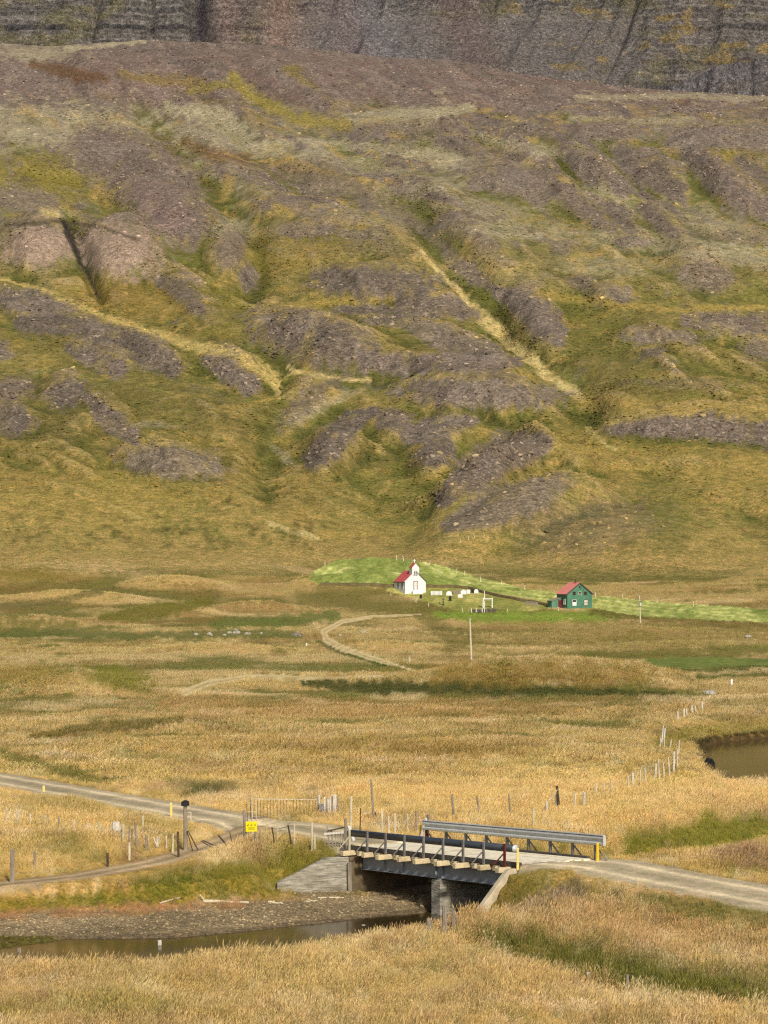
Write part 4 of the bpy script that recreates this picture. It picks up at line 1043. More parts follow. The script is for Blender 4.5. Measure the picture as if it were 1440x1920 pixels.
fence('wire_fence', 'line of pale wooden fence posts curving from the bridge rail to the river pool',
      [(852, 1538, 1490, .05, G, -4), (903, 1530, 1493, .045, G, -9), (958, 1530, 1490, .04, G, -4), (1000, 1552, 1515, .045, W, 0), (1078, 1518, 1487, .04, W), (1094, 1510, 1486, .06, 'wood_white'), (1120, 1494, 1468, .045, W, -3), (1133, 1493, 1466, .045, W), (1147, 1492, 1464, .045, W),
       (1178, 1484, 1456, .045, W), (1188, 1476, 1449, .08, 'wood_white'), (1200, 1475, 1444, .045, W), (1212, 1472, 1440, .045, W, -3), (1227, 1456, 1432, .07, W, 3), (1237, 1455, 1424, .05, W, -3), (1246, 1451, 1430, .05, W, -3), (1256, 1446, 1420, .05, W, -3), (1263, 1440, 1410, .06, 'wood_white'), (1270, 1432, 1405, .05, W)], gap=9)
fence('wire_fence', 'thin weathered fence posts at the grassy tip above the pool bank', [(1272, 1406, 1388, .06, W), (1254, 1398, 1386, .06, W, 5), (1246, 1397, 1386, .05, W), (1237, 1396, 1384, .05, W), (1239, 1390, 1362, .06, 'wood_white', 5), (1244, 1384, 1366, .06, 'wood_white', 3)], gap=14)
fence('wire_fence', 'far row of tiny white fence posts beyond the pool bank', [(1272, 1344, 1334, .07, 'wood_white'), (1282, 1342, 1329, .07, 'wood_white'), (1288, 1338, 1328, .07, W), (1298, 1334, 1322, .07, 'wood_white'), (1305, 1332, 1323, .07, W), (1317, 1328, 1316, .07, 'wood_white')], wire=False)
t = thing('corner_post', 'dark braced corner post standing behind the guard rail', 'fence post', hit(1048, 1522))
p0, p1 = fence_post(t, 1050, 1523, 1474, .07, D_, -6)
fence_post(t, 1044, 1522, 1490, .08, 'wood_white', 0)
a, b = fence_post(t, 1025, 1533, 1503, .07, 'wood_white', 0)
MB().tube(b - Vector((0, 0, .1)), p0.lerp(p1, .85), .03).build('brace', W, t)
fence('wire_fence', 'short pale posts in the grass behind the pipe rail', [(657, 1542, 1493, .05, W), (675, 1548, 1516, .025, D_), (717, 1556, 1520, .045, W), (730, 1556, 1530, .045, W), (741, 1556, 1525, .045, W), (748, 1556, 1544, .035, W), (763, 1556, 1526, .04, W), (782, 1556, 1522, .045, G)])
t = thing('tall_pole', 'tall crooked grey pole standing behind the bridge deck', 'pole', hit(702, 1546))
fence_post(t, 702, 1546, 1462, .06, G, -6)
q = hit(702, 1546)
MB().tube(q + Vector((.05, 0, .6)), q + Vector((.25, -.2, -.1)), .035, .03, 6).build('prop', D_, t)
MB().beam(q + Vector((-.55, .1, .55)), q + Vector((-.05, .05, .62)), .04, .08).build('rail', W, t)
MB().beam(q + Vector((.1, .1, .4)), q + Vector((.6, .3, .38)), .04, .05).build('rail', W, t)
fence('wire_fence', 'row of thin pale posts in the grass left of the gatepost', [(12, 1540, 1514, .04, W), (33, 1547, 1518, .045, W), (57, 1550, 1526, .04, W), (83, 1552, 1529, .045, W), (110, 1558, 1530, .04, G), (137, 1562, 1537, .045, W), (164, 1563, 1543, .045, W), (188, 1564, 1541, .055, W, -3)], gap=9)
fence('wire_fence', 'jumble of short leaning posts between the white stump and the gatepost', [(231, 1576, 1546, .05, W), (242, 1577, 1551, .03, G), (247, 1580, 1555, .03, G), (259, 1582, 1543, .05, G, -6), (268, 1554, 1530, .045, W), (272, 1584, 1566, .035, G), (278, 1584, 1567, .035, G), (243, 1600, 1580, .045, W), (202, 1612, 1600, .05, D_), (313, 1580, 1567, .035, W), (323, 1586, 1563, .04, W), (335, 1594, 1560, .045, D_)], wire=False)
fence('wire_fence', 'two grey posts by the dirt track on the left', [(22, 1640, 1594, .09, G), (66, 1614, 1597, .06, G)], wire=False)
t = thing('stump', 'thick weathered white timber stump leaning in the dry grass', 'post', hit(218, 1578))
q = hit(218, 1578); hh = 36 / F * q.y
MB().tube(q - Vector((0, 0, .2)), q + Vector((0, 0, hh * .55)), .17, .2, 9, .012, 3).build('trunk', 'wood_white', t)
MB().tube(q + Vector((0.0, 0, hh * .57)), q + Vector((-.04, 0, hh)), .24, .2, 9, .012, 3).build('head', 'wood_white', t)
MB().beam(q + Vector((.2, 0, hh * .6)), q + Vector((.5, -.05, hh * .4)), .05, .06).build('bar', D_, t)
t = thing('broken_post', 'split white boards leaning on a thin post beside the track', 'post', hit(296, 1595))
q = hit(296, 1595); s = q.y / F
MB().beam(q + Vector((-.04, 0, 8 * s)), q + Vector((-8 * s, 0, 26 * s)), .1, .04).build('board', 'wood_white', t)
MB().beam(q + Vector((-.02, .02, 6 * s)), q + Vector((-1 * s, 0, 26 * s)), .07, .04).build('board', 'wood_white', t)
MB().beam(q + Vector((0, .04, 6 * s)), q + Vector((2 * s, 0, 25 * s)), .07, .04).build('board', W, t)
MB().tube(q - Vector((0, 0, .2)), q + Vector((0, .06, 12 * s)), .03).build('stake', D_, t)

# gateposts with letter box and sign
q = hit(348, 1594); s = q.y / F
t = thing('gatepost', 'tall rough gatepost carrying the black letter box, propped by thin poles', 'gatepost', q)
MB().tube(q - Vector((0, 0, .3)), q + Vector((-1 * s, 0, 82 * s)), 4.2 * s, 3.6 * s, 9, .01, 5).build('post', G, t)
MB().tube(q + Vector((3 * s, -.1, 36 * s)), q + Vector((16 * s, -.5, -3 * s)), .025).build('prop', D_, t)
MB().tube(q + Vector((5 * s, -.1, 36 * s)), q + Vector((27 * s, -.4, -3 * s)), .03).build('prop', 'wood_dark', t)
MB().beam(q + Vector((4 * s, 0, 70 * s)), q + Vector((10 * s, 0, 70 * s)), .03, .04).build('bracket', W, t)
MB().beam(q + Vector((10 * s, 0, 70 * s)), q + Vector((10 * s, 0, 55 * s)), .04, .04, (0, 1, 0)).build('bracket', W, t)
qq = q + Vector((-1 * s, 0, 82 * s))
t2 = thing('letter_box', 'black letter box on top of the tall gatepost', 'letter box', qq)
mb = MB(); n = 10; wdt, hgt, dep = 14 * s, 9.5 * s, .32
prof = [(-wdt / 2, .02), (wdt / 2, .02)] + [(wdt / 2 * math.cos(a) , .02 + hgt * .55 + hgt * .45 * math.sin(a)) for a in np.linspace(0, math.pi, 8)]
mb.prism([qq + Vector((a, -dep / 2, b)) for a, b in prof], (0, dep, 0)).build('box', 'black', t2)
MB().frame(qq + Vector((0, 0, .01)), (1, 0, 0), (0, 1, 0), (0, 0, 1), wdt * .8, dep * .8, .02).build('base_board', 'white_paint', t2)
MB().frame(qq + Vector((wdt * .1, -dep / 2 - .012, hgt * .55)), (1, 0, 0), (0, 1, 0), (0, 0, 1), wdt * .5, .02, .02).build('flap', 'steel_dark', t2)
q = hit(460, 1592); s = q.y / F
t = thing('gatepost', 'rough gatepost carrying the yellow sign', 'gatepost', q)
MB().tube(q - Vector((0, 0, .3)), q + Vector((-2.5 * s, 0, 71 * s)), 3.6 * s, 2.9 * s, 9, .01, 5).build('post', G, t)
MB().tube(q + Vector((20 * s, .1, -.2)), q + Vector((20 * s, .1, 32 * s)), .035, .03, 6).build('stake', G, t)
t3 = thing('yellow_sign', 'yellow rectangular notice with three black pictograms fixed to the gatepost', 'sign', q + Vector((11.5 * s, -.14, 33 * s)))
sc_ = q + Vector((11.5 * s, -.14, 42 * s))
MB().frame(sc_, (1, 0, .02), (0, 1, 0), (-.02, 0, 1), 21.5 * s, .015, 19 * s).build('panel', 'sign_yellow', t3)
def sgn(x, z, w_, h_, name='pictogram', sh=0):
    p = sc_ + Vector((x * s, -.012, z * s))
    pts = [(-w_ / 2, -h_ / 2), (w_ / 2, -h_ / 2), (w_ / 2 - sh, h_ / 2), (-w_ / 2 + sh, h_ / 2)]
    MB().prism([p + Vector((a * s, 0, b * s)) for a, b in pts], (0, .004, 0)).build(name, 'black', t3)
sgn(-6.5, 2.6, 3, .9); sgn(-5.6, 3.6, 1.2, 1.2); sgn(-7.2, 1.9, .7, .8)
def ring(x, z, r):
    p = sc_ + Vector((x * s, -.012, z * s)); tri = [Vector((math.sin(a), 0, math.cos(a))) for a in (0, 2.094, 4.189)]
    mb = MB()
    for i in range(3):
        mb.beam(p + tri[i] * r * s, p + tri[(i + 1) % 3] * r * s, .004, .45 * s)
    mb.build('pictogram', 'black', t3)
ring(0, 2.6, 2.0)
sgn(6.6, 3.4, 4, .9); sgn(7.0, 2.6, 1.6, .9)
for k, wv_ in enumerate((13, 11, 12)): sgn(0, -1.6 - 1.9 * k, wv_, .35, 'text_line')
# loose poles and posts near the gate
def leaning(name, label, px0, r0, px1, r1, rad, mat, grp=None):
    b = hit(px0, r0); top = b + Vector(((px1 - px0) / F * b.y, random.uniform(-.2, .2), (r0 - r1) / F * b.y))
    t = thing(name, label, 'pole', b, grp)
    MB().tube(b - (top - b).normalized() * .15, top, rad, rad * .85, 7, .006, 3).build('shaft', mat, t)
    MB().tube(top, top + (top - b).normalized() * .03, rad * .7, rad * .4, 7).build('tip', mat, t)
leaning('leaning_pole', 'long dark pole lying against the grass between the gateposts', 417, 1593, 381, 1576, .035, D_)
leaning('leaning_pole', 'shorter dark pole lying beneath the long one between the gateposts', 405, 1594, 379, 1577, .03, D_)
leaning('leaning_pole', 'thick dark stake leaning left on the track edge between the gateposts', 430, 1591, 410, 1566, .045, D_)
leaning('leaning_pole', 'thin upright dark rod near the gatepost with the yellow sign', 436, 1586, 431, 1560, .022, D_)
fence('wire_fence', 'thin dark and pale posts along the grassy edge between the yellow sign and bridge', [(480, 1588, 1560, .035, G), (488, 1594, 1557, .03, G), (519, 1590, 1552, .03, D_, -9), (521, 1587, 1552, .025, W, 0), (551, 1590, 1548, .035, D_, -11), (552, 1582, 1545, .04, W, 0), (585, 1582, 1542, .045, W, 0), (591, 1582, 1566, .03, W)])
# foreground fence
fence('wire_fence', 'grey fence posts standing in tall grass along the near river bank', [(36, 1808, 1778, .07, G), (301, 1803, 1764, .075, 'wood_white', -2), (681, 1760, 1736, .075, 'wood_white'), (756, 1770, 1751, .04, G), (776, 1772, 1744, .045, G), (789, 1768, 1751, .035, G), (806, 1765, 1723, .075, G, -2), (834, 1755, 1700, .07, G, -1), (849, 1752, 1709, .055, G), (873, 1724, 1690, .04, G, -2)], wire=False)
fence('wire_fence', 'grey fence posts standing in tall grass beside the green ditch', [(880, 1806, 1790, .07, G), (955, 1812, 1790, .07, 'wood_white'), (1104, 1856, 1824, .06, 'wood_white'), (1175, 1880, 1829, .045, G, 2), (1340, 1908, 1888, .06, G), (1439, 1926, 1896, .05, G, -3)], wire=False)

# metal grid gate beside the road
g0 = hit(470, 1537); g1 = hit(598, 1537); s = g0.y / F
t = thing('metal_gate', 'rusty brown barred metal gate standing beside the gravel road', 'gate', g0)
top = Vector((0, 0, 38 * s))
for k in (0.06, 1.0): MB().beam(g0 + top * k, g1 + top * k, .03, .04).build('rail', 'rust' if k < .5 else 'wood_pale', t)
nbar = 22
for i in range(nbar):
    f = i / (nbar - 1); p = g0.lerp(g1, f)
    MB().tube(p + top * .03 + Vector((random.uniform(-.01, .01), 0, 0)), p + top * .99, .013 if 0 < i < nbar - 1 else .03, None, 5).build('bar', 'gate_bar' if 0 < i < nbar - 1 else 'wood_grey', t)
h0 = hit(464, 1540); h1 = hit(482, 1541)
t = thing('gate_panel', 'small pale pipe panel leaning beside the barred gate', 'gate', h0)
tp = Vector((-.04, 0, 34 * s))
for f in (0, .55, 1): MB().tube(h0.lerp(h1, f) - Vector((0, 0, .1)), h0.lerp(h1, f) + tp, .018, None, 6).build('upright', 'wood_pale' if f else 'rust', t)
for k in (.5, .98): MB().tube(h0 + tp * k, h1 + tp * k, .015, None, 6).build('rail', 'wood_pale', t)
# weathered board pen
q = hit(600, 1540); s = q.y / F
t = thing('board_fence', 'short fence of tall uneven weathered boards near the road', 'fence', q)
MB().frame(q + Vector((2.5 * s, -.05, 16 * s)), (1, 0, 0), (0, 1, 0), (0, 0, 1), 9 * s, .05, 34 * s).build('board', 'steel_post', t)
MB().frame(q + Vector((2.5 * s, -.05, 33.5 * s)), (1, 0, 0), (0, 1, 0), (0, 0, 1), 10 * s, .07, .03).build('cap', W, t)
for i, (x, h, wd_) in enumerate([(-4, 46, 2), (-2, 48, 2.5), (9, 44, 3), (12, 42, 3), (16, 40, 3.2), (19, 44, 3), (22, 45, 3.2), (25, 47, 3), (28.5, 49, 3.4), (32, 46, 3)]):
    b = q + Vector((x * s, .12 + .05 * i, -.1))
    MB().beam(b, b + Vector((random.uniform(-1, 1) * s, 0, h * s + .1)), wd_ * s, .03, (1, 0, 0)).build('board', 'wood_white' if i % 3 else G, t)
MB().beam(q + Vector((-4 * s, .2, 26 * s)), q + Vector((33 * s, .66, 26 * s)), .04, .08).build('rail', G, t)
# broken wooden gate at the bridge end
q = hit(622, 1574); s = 101.0 / F
q = Vector((-2.3, 101.2, gz(-2.3, 101.2)))
t = thing('wooden_gate', 'broken grey wooden gate leaning at the far end of the bridge', 'gate', q)
for i, (x, h, ln) in enumerate([(-.1, .95, -.12), (.06, .75, -.1), (.16, .7, -.03), (.26, .66, 0), (.36, .66, .02), (.46, .66, .03), (.56, .7, .02)]):
    MB().beam(q + Vector((x, .02 * i, -.1)), q + Vector((x + ln, .02 * i, h)), .06 if i < 2 else .04, .03, (1, 0, 0)).build('picket', G, t)
MB().beam(q + Vector((-.35, -.06, .62)), q + Vector((.62, -.04, .7)), .05, .09).build('rail', 'wood_white', t)
MB().beam(q + Vector((-.2, -.1, .75)), q + Vector((.68, -.08, .95)), .04, .06).build('rail', D_, t)
MB().tube(q + Vector((.66, -.1, -.2)), q + Vector((.6, -.1, 1.3)), .08, .07, 8, .01, 3).build('post', G, t)
MB().beam(q + Vector((.75, -.2, 1.0)), q + Vector((.98, -.25, .35)), .05, .1).build('brace', 'white_paint', t)

# yellow road marker stakes by the road on the left
marker('marker_post', 321, 1531, 1506, 'pale yellow stake by the gravel road left of the letter box', 'yellow_pale', .12)
marker('marker_post', 82, 1484, 1474, 'tiny yellow stake at the edge of the gravel road', 'yellow_pale', .13)
marker('marker_post', 1372, 1286, 1274, 'lone white stake in the far dry grass beyond the knoll', 'white_paint', .22)
marker('marker_post', 575, 1212, 1206, 'small white stake below the far rocks', 'white_paint', .2)
marker('marker_post', 768, 1242, 1232, 'small pale stake where the far dirt track ends', 'wood_pale', .2)

# ------------------------------------------------------------------ stones and driftwood
def rock(name, label, p, size, mat, seed, group=None, squash=.7):
    import bmesh
    bm = bmesh.new(); bmesh.ops.create_icosphere(bm, subdivisions=3, radius=1)
    r = np.random.default_rng(seed); off = r.random(3) * 50
    for v in bm.verts:
        c = v.co.normalized()
        n = float(fbm(np.array([c.x * 1.4 + off[0] + c.z]), np.array([c.y * 1.4 + off[1] - c.z * .7]), 3, seed % 7)[0])
        k = 1 + .45 * n
        v.co = Vector((round(c.x * 3.2) / 3.2 * .4 + c.x * .6, round(c.y * 3.2) / 3.2 * .4 + c.y * .6, round(c.z * 3.2) / 3.2 * .4 + c.z * .6)) * k
        v.co.x *= size[0]; v.co.y *= size[1]; v.co.z *= size[2] * squash
    me = bpy.data.meshes.new(name); bm.to_mesh(me); bm.free(); me.materials.append(M[mat])
    o = bpy.data.objects.new(name, me); COL.objects.link(o); o.location = p + Vector((0, 0, size[2] * squash * .35)); o.rotation_euler = (0, 0, r.random() * 6)
    return tag(o, label, 'rock', group)
p = hit(884, 1722); rock('boulder', 'rounded grey boulder at the foot of the pale sloping wing wall', p, (.5, .35, .36), 'rock', 4)
p = hit(1330, 1440); rock('dark_rock', 'black jagged rock at the tip of the grassy bank by the pool', p + Vector((0, 0, -.05)), (.4, .4, .5), 'black', 9, None, .9)
k = 0
for (x, r0, sz) in [(368, 1189, .45), (392, 1189, .5), (396, 1190, .35), (421, 1190, .35), (430, 1186, .45), (439, 1187, .6), (442, 1181, .5), (446, 1186, .55), (463, 1188, .5), (468, 1188, .4), (490, 1187, .35)]:
    p = hit(x, r0 + 2); rock('stone', 'pale stone lying in the scattered row on the far green slope', p, (sz, sz * .8, sz), 'rock_white', 20 + k, 'pale stones on the far green slope'); k += 1
for (x, r0, sz) in [(548, 1190, .4), (555, 1190, .6), (562, 1191, .45)]:
    p = hit(x, r0 + 2); rock('stone', 'grey stone in the small heap beside the bend of the far track', p, (sz, sz * .8, sz), 'rock', 40 + k, 'grey stones by the far track bend'); k += 1
for (x, r0, sz) in [(678, 1184, .4), (683, 1185, .45), (637, 1190, .35)]:
    p = hit(x, r0 + 2); rock('stone', 'pale stone inside the bend of the far dirt track', p, (sz, sz * .8, sz), 'rock_white', 60 + k, 'pale stones inside the track bend'); k += 1
rock('stone', 'single white boulder on the far heath by the power pole', hit(1403, 1196), (.6, .5, .6), 'rock_white', 77)
rock('stone', 'pale stone lying on the plain below the knoll', hit(1331, 1303), (.8, .6, .5), 'rock_white', 78)
def log(label, a, b, r, seed, branch=None):
    p, q_ = hit(*a), hit(*b)
    t = thing('driftwood_log', label, 'driftwood', p)
    up = Vector((0, 0, r * .9))
    MB().tube(p + up, q_ + up, r, r * .7, 8, .02, 6).build('trunk', 'driftwood', t)
    if branch:
        b0 = p.lerp(q_, branch[0]) + up
        MB().tube(b0, b0 + Vector(branch[1]), r * .6, r * .35, 6, .01, 2).build('branch', 'driftwood', t)
log('long bleached driftwood log with a forked end on the river bank', (380, 1696), (466, 1696), .075, 1, (.05, (-.22, -.1, .3)))
log('thin bleached plank slanting on the bank left of the long log', (300, 1698), (338, 1688), .04, 2, (.6, (.15, -.1, .1)))
log('short bleached stick on the bank right of the long log', (503, 1693), (530, 1697), .045, 3, (.3, (.05, 0, .08)))
log('small bleached stick at the foot of the wing wall', (573, 1692), (595, 1690), .035, 4, (.5, (.06, 0, .05)))
log('thin bleached board lying in moss under the wing wall', (596, 1685), (612, 1685), .035, 5, (.5, (.06, 0, .05)))
log('thin bleached board lying beside the fender post under the wing wall', (617, 1685), (645, 1685), .035, 6, (.5, (.06, 0, .05)))

# ------------------------------------------------------------------ power poles
def power_pole(label, px, r0, r1, fit):
    b = hit(px, r0); s = b.y / F; h = (r0 - r1) * s
    t = thing('power_pole', label, 'power pole', b)
    MB().tube(b - Vector((0, 0, .5)), b + Vector((-3 * s if not fit else -2 * s, 0, h)), .17, .12, 9, .0, 2).build('pole', 'wood_pale', t)
    c = b + Vector((-2.7 * s if not fit else -1.9 * s, 0, h))
    MB().tube(c, c + Vector((0, 0, .25)), .06, .04, 7).build('insulator', 'steel_grey', t)
    if fit:
        m = b + Vector((-1.2 * s, -.2, h * .68))
        MB().frame(m + Vector((.1, 0, 0)), (1, 0, 0), (0, 1, 0), (0, 0, 1), .38, .3, .7).build('transformer', 'galvanised', t, bevel=.03)
        MB().frame(m + Vector((.05, 0, .55)), (1, 0, 0), (0, 1, 0), (0, 0, 1), .5, .1, .1).build('cross_arm', D_, t)
    else:
        MB().frame(c + Vector((0, 0, -.15)), (1, 0, 0), (0, 1, 0), (0, 0, 1), .3, .08, .08).build('cross_arm', 'wood_pale', t)
power_pole('bare pale power pole standing behind the low knoll', 884, 1239, 1160, False)
power_pole('pale power pole carrying a small box right of the green house', 1201, 1168, 1117, True)

# ------------------------------------------------------------------ church
def rotz(a):
    c, s_ = math.cos(a), math.sin(a)
    return lambda x, y, z=0: Vector((c * x - s_ * y, s_ * x + c * y, z))
def local(o, a):
    r = rotz(a)
    return lambda x, y, z: o + r(x, y, z)
cp = hit(779, 1112.5); cz = cp.z
th = R(24)
# local frame: x along the front (to the right), y into the building; origin at the middle of the front wall base
LO = local(cp, th); AX = rotz(th)(1, 0, 0); AY = rotz(th)(0, 1, 0); AZ = Vector((0, 0, 1))
church = thing('church', 'small white church with red roof, short tower and cross on the green rise', 'church', cp)
Wc, Lc, He, Hr = 5.4, 6.4, 2.75, 5.2
F0 = .45
def lbox(x0, x1, y0, y1, z0, z1, LOf=None, ax=None, ay=None):
    LOf = LOf or LO
    return MB().frame(LOf((x0 + x1) / 2, (y0 + y1) / 2, (z0 + z1) / 2), ax or AX, ay or AY, AZ, x1 - x0, y1 - y0, z1 - z0)
lbox(-Wc / 2 - .06, Wc / 2 + .06, -.06, Lc + .06, -1.2, F0).build('foundation', 'white_paint', church)
def gable_body(LOf, W_, L_, z0, he, hr):
    return MB().prism([LOf(-W_ / 2, 0, z0), LOf(W_ / 2, 0, z0), LOf(W_ / 2, 0, he), LOf(0, 0, hr), LOf(-W_ / 2, 0, he)], LOf(0, L_, 0) - LOf(0, 0, 0))
gable_body(LO, Wc, Lc, F0, He, Hr).build('wall', 'white_paint', church)
def roof_slab(LOf, W_, L_, he, hr, side, ov, th_, oy):
    sl = (hr - he) / (W_ / 2); xe = side * (W_ / 2 + ov); ze = he - sl * ov
    return MB().prism([LOf(0, -oy, hr + .03), LOf(xe, -oy, ze + .03), LOf(xe, -oy, ze + .03 + th_), LOf(0, -oy, hr + .03 + th_)], LOf(0, L_ + 2 * oy, 0) - LOf(0, 0, 0))
for sd in (-1, 1):
    ro = roof_slab(LO, Wc, Lc, He, Hr, sd, .18, .09, .1).build('roof', 'roof_red', church)
    sl = (Hr - He) / (Wc / 2)
    for i in range(9):
        y = .3 + i * (Lc - .6) / 8
        a = LO(0, y, Hr + .125); b = LO(sd * (Wc / 2 + .17), y, He - sl * .17 + .125)
        MB().beam(a, b, .05, .04).build('roof_seam', 'roof_red', ro)
    MB().beam(LO(0, -.13, Hr + .06), LO(sd * (Wc / 2 + .2), -.13, He - sl * .2 + .06), .05, .18).build('barge_board', 'white_paint' if sd < 0 else 'kerb', church)
    MB().beam(LO(sd * (Wc / 2 + .2), -.05, He - .2), LO(sd * (Wc / 2 + .2), Lc + .05, He - .2), .06, .1).build('gutter', 'kerb', church)
tw = .9
lbox(-tw, tw, -.14, 1.5, F0 + 3.9, 6.1).build('tower', 'white_paint', church)
tl = local(LO(0, -.14, 0), th)
gable_body(tl, tw * 2, 1.64, 6.1, 6.1, 7.05).build('tower_gable', 'white_paint', church)
for sd in (-1, 1):
    roof_slab(tl, tw * 2, 1.64, 6.1, 7.05, sd, .12, .07, .08).build('tower_roof', 'roof_red', church)
lbox(-.07, .07, .55, .69, 7.05, 8.1).build('cross', 'white_paint', church)
lbox(-.32, .32, .56, .68, 7.62, 7.76).build('cross_arm', 'white_paint', church)
def window(LOf, ax, ay, x, z, w_, h_, parent, out_, frame='white_paint', glass='glass', face='front', cols=2, rows_=3):
    # out_: outward unit vector, x measured along ax
    c = LOf + ax * x + Vector((0, 0, z))
    wi = MB().frame(c + out_ * .015, ax, out_, AZ, w_, .05, h_).build('window', glass, parent)
    fr = MB(); e = .08
    for sx in (-1, 1): fr.frame(c + ax * sx * (w_ / 2 + e / 2) + out_ * .03, ax, out_, AZ, e, .1, h_ + 2 * e)
    for sz in (-1, 1): fr.frame(c + AZ * sz * (h_ / 2 + e / 2) + out_ * .03, ax, out_, AZ, w_, .1, e)
    fr.build('frame', frame, wi)
    mu = MB()
    for i in range(1, cols): mu.frame(c + ax * (w_ * (i / cols - .5)) + out_ * .045, ax, out_, AZ, .05, .03, h_)
    for i in range(1, rows_): mu.frame(c + AZ * (h_ * (i / rows_ - .5)) + out_ * .0455, ax, out_, AZ, w_, .03, .05)
    if mu.f: mu.build('glazing_bar', frame, wi)
    return wi
lw = LO(-Wc / 2, 0, 0)
for y in (1.55, 3.9):
    window(lw, AY, -AX, y, 1.75, .95, 1.3, church, -AX)
for x in (-.28, .28):
    window(LO(0, -.14, 0), AX, AY, x, 4.75, .36, .8, church, -AY, cols=1, rows_=2)
window(LO(0, -.14, 0), AX, AY, 0, 5.75, .5, .4, church, -AY, glass='white_paint', cols=1, rows_=2)
dz0 = F0 + .35
d = lbox(.05 - .45, .05 + .45, -.05, .02, dz0, dz0 + 1.95).build('door', 'white_paint', church)
fr = MB()
for x in (-.46, .56): fr.frame(LO(x, -.05, dz0 + 1.0), AX, AY, AZ, .12, .12, 2.05)
fr.frame(LO(.05, -.05, dz0 + 2.03), AX, AY, AZ, 1.14, .12, .12)
fr.build('frame', 'door_red', d)
for i in range(3):
    for j in (-1, 1):
        MB().frame(LO(.05 + j * .21, -.06, dz0 + .35 + i * .6), AX, AY, AZ, .3, .03, .45).build('panel', 'wood_white', d)
MB().frame(LO(.05, -.09, dz0 + .95), AX, AY, AZ, .05, .06, .1).build('handle', 'black', d)
for i in range(4):
    lbox(-1.0 - .1 * i, 1.1 + .1 * i, -.5 - .3 * i, -.2 - .3 * i + .02, -1.2, dz0 - .05 - .2 * i).build('step', 'white_paint', church)

# ------------------------------------------------------------------ green house
gp = hit(1087, 1140.5); th2 = R(22)
LG = local(gp, th2); GX = rotz(th2)(1, 0, 0); GY = rotz(th2)(0, 1, 0)
house = thing('green_house', 'weathered green iron-clad house with salmon red roof beside the hayfield', 'house', gp)
Wg, Lg, Hge, Hgr = 6.3, 5.2, 3.3, 5.7
gable_body(LG, Wg, Lg, -.8, Hge, Hgr).build('wall', 'green_iron', house)
for i in range(25):           # corrugation ribs of the cladding
    x = -Wg / 2 + .13 + i * (Wg - .26) / 24
    top_ = Hgr - abs(x) * (Hgr - Hge) / (Wg / 2) - .12
    MB().frame(LG(x, -.012, (top_ - .4) / 2), GX, GY, AZ, .09, .03, top_ + .4).build('cladding_rib', 'green_iron', house)
for sd in (-1, 1):
    ro = roof_slab(LG, Wg, Lg, Hge, Hgr, sd, .3, .08, .2).build('roof', 'roof_salmon', house)
    sl = (Hgr - Hge) / (Wg / 2)
    for i in range(10):
        y = -.1 + i * (Lg + .2) / 9
        MB().beam(LG(0, y, Hgr + .115), LG(sd * (Wg / 2 + .29), y, Hge - sl * .29 + .115), .05, .04).build('roof_seam', 'roof_salmon', ro)
    MB().beam(LG(0, -.23, Hgr - .0), LG(sd * (Wg / 2 + .33), -.23, Hge - sl * .33 - .0), .05, .22).build('barge_board', 'kerb', house)
MB().tube(LG(-.2, 1.6, Hgr - .3), LG(-.2, 1.6, Hgr + .95), .12, .11, 8).build('chimney', 'rust', house)
fo = LG(0, 0, 0)
for x in (-1.4, 0, 1.4):
    window(fo, GX, GY, x, 3.35, .62, .62, house, -GY, frame='wood_white' if x == 0 else 'kerb', glass='glass_dark', cols=1, rows_=2)
window(fo, GX, GY, -1.35, 1.25, .85, 1.2, house, -GY, glass='white_paint', frame='white_paint', cols=2, rows_=2)
w5 = window(fo, GX, GY, 1.55, 1.25, .85, 1.2, house, -GY, glass='wood_white', frame='kerb', cols=2, rows_=2)
MB().frame(fo + GX * -1.35 + AZ * 1.62 - GY * .055, GX, GY, AZ, .8, .03, .42).build('dark_pane', 'glass_dark', house)
window(fo + GX * 0, GX, GY, 0, 4.75, .22, .4, house, -GY, glass='glass_dark', frame='kerb', cols=1, rows_=1)
window(LG(-Wg / 2, 0, 0), GY, GX, 1.3, 1.45, .8, 1.2, house, -GX, glass='white_paint', frame='white_paint', cols=1, rows_=1)
# lean-to shed on the left
sx0, sx1 = -Wg / 2 - 2.6, -Wg / 2 - .02
MB().prism([LG(sx0, 2.6, -.8), LG(sx1, 2.6, -.8), LG(sx1, 2.6, 2.3), LG(sx0, 2.6, 1.55)], LG(0, 2.2, 0) - LG(0, 0, 0)).build('lean_to', 'green_iron', house)
MB().prism([LG(sx0 - .15, 2.45, 1.55), LG(sx1, 2.45, 2.34), LG(sx1, 2.45, 2.44), LG(sx0 - .15, 2.45, 1.65)], LG(0, 2.5, 0) - LG(0, 0, 0)).build('lean_to_roof', 'wood_grey', house)
d = MB().frame(LG(sx1 - .5, 2.57, .85), GX, GY, AZ, .85, .08, 1.9).build('door', 'door_red', house)
MB().frame(LG(sx1 - .2, 2.5, .85), GX, GY, AZ, .06, .06, .12).build('handle', 'black', d)

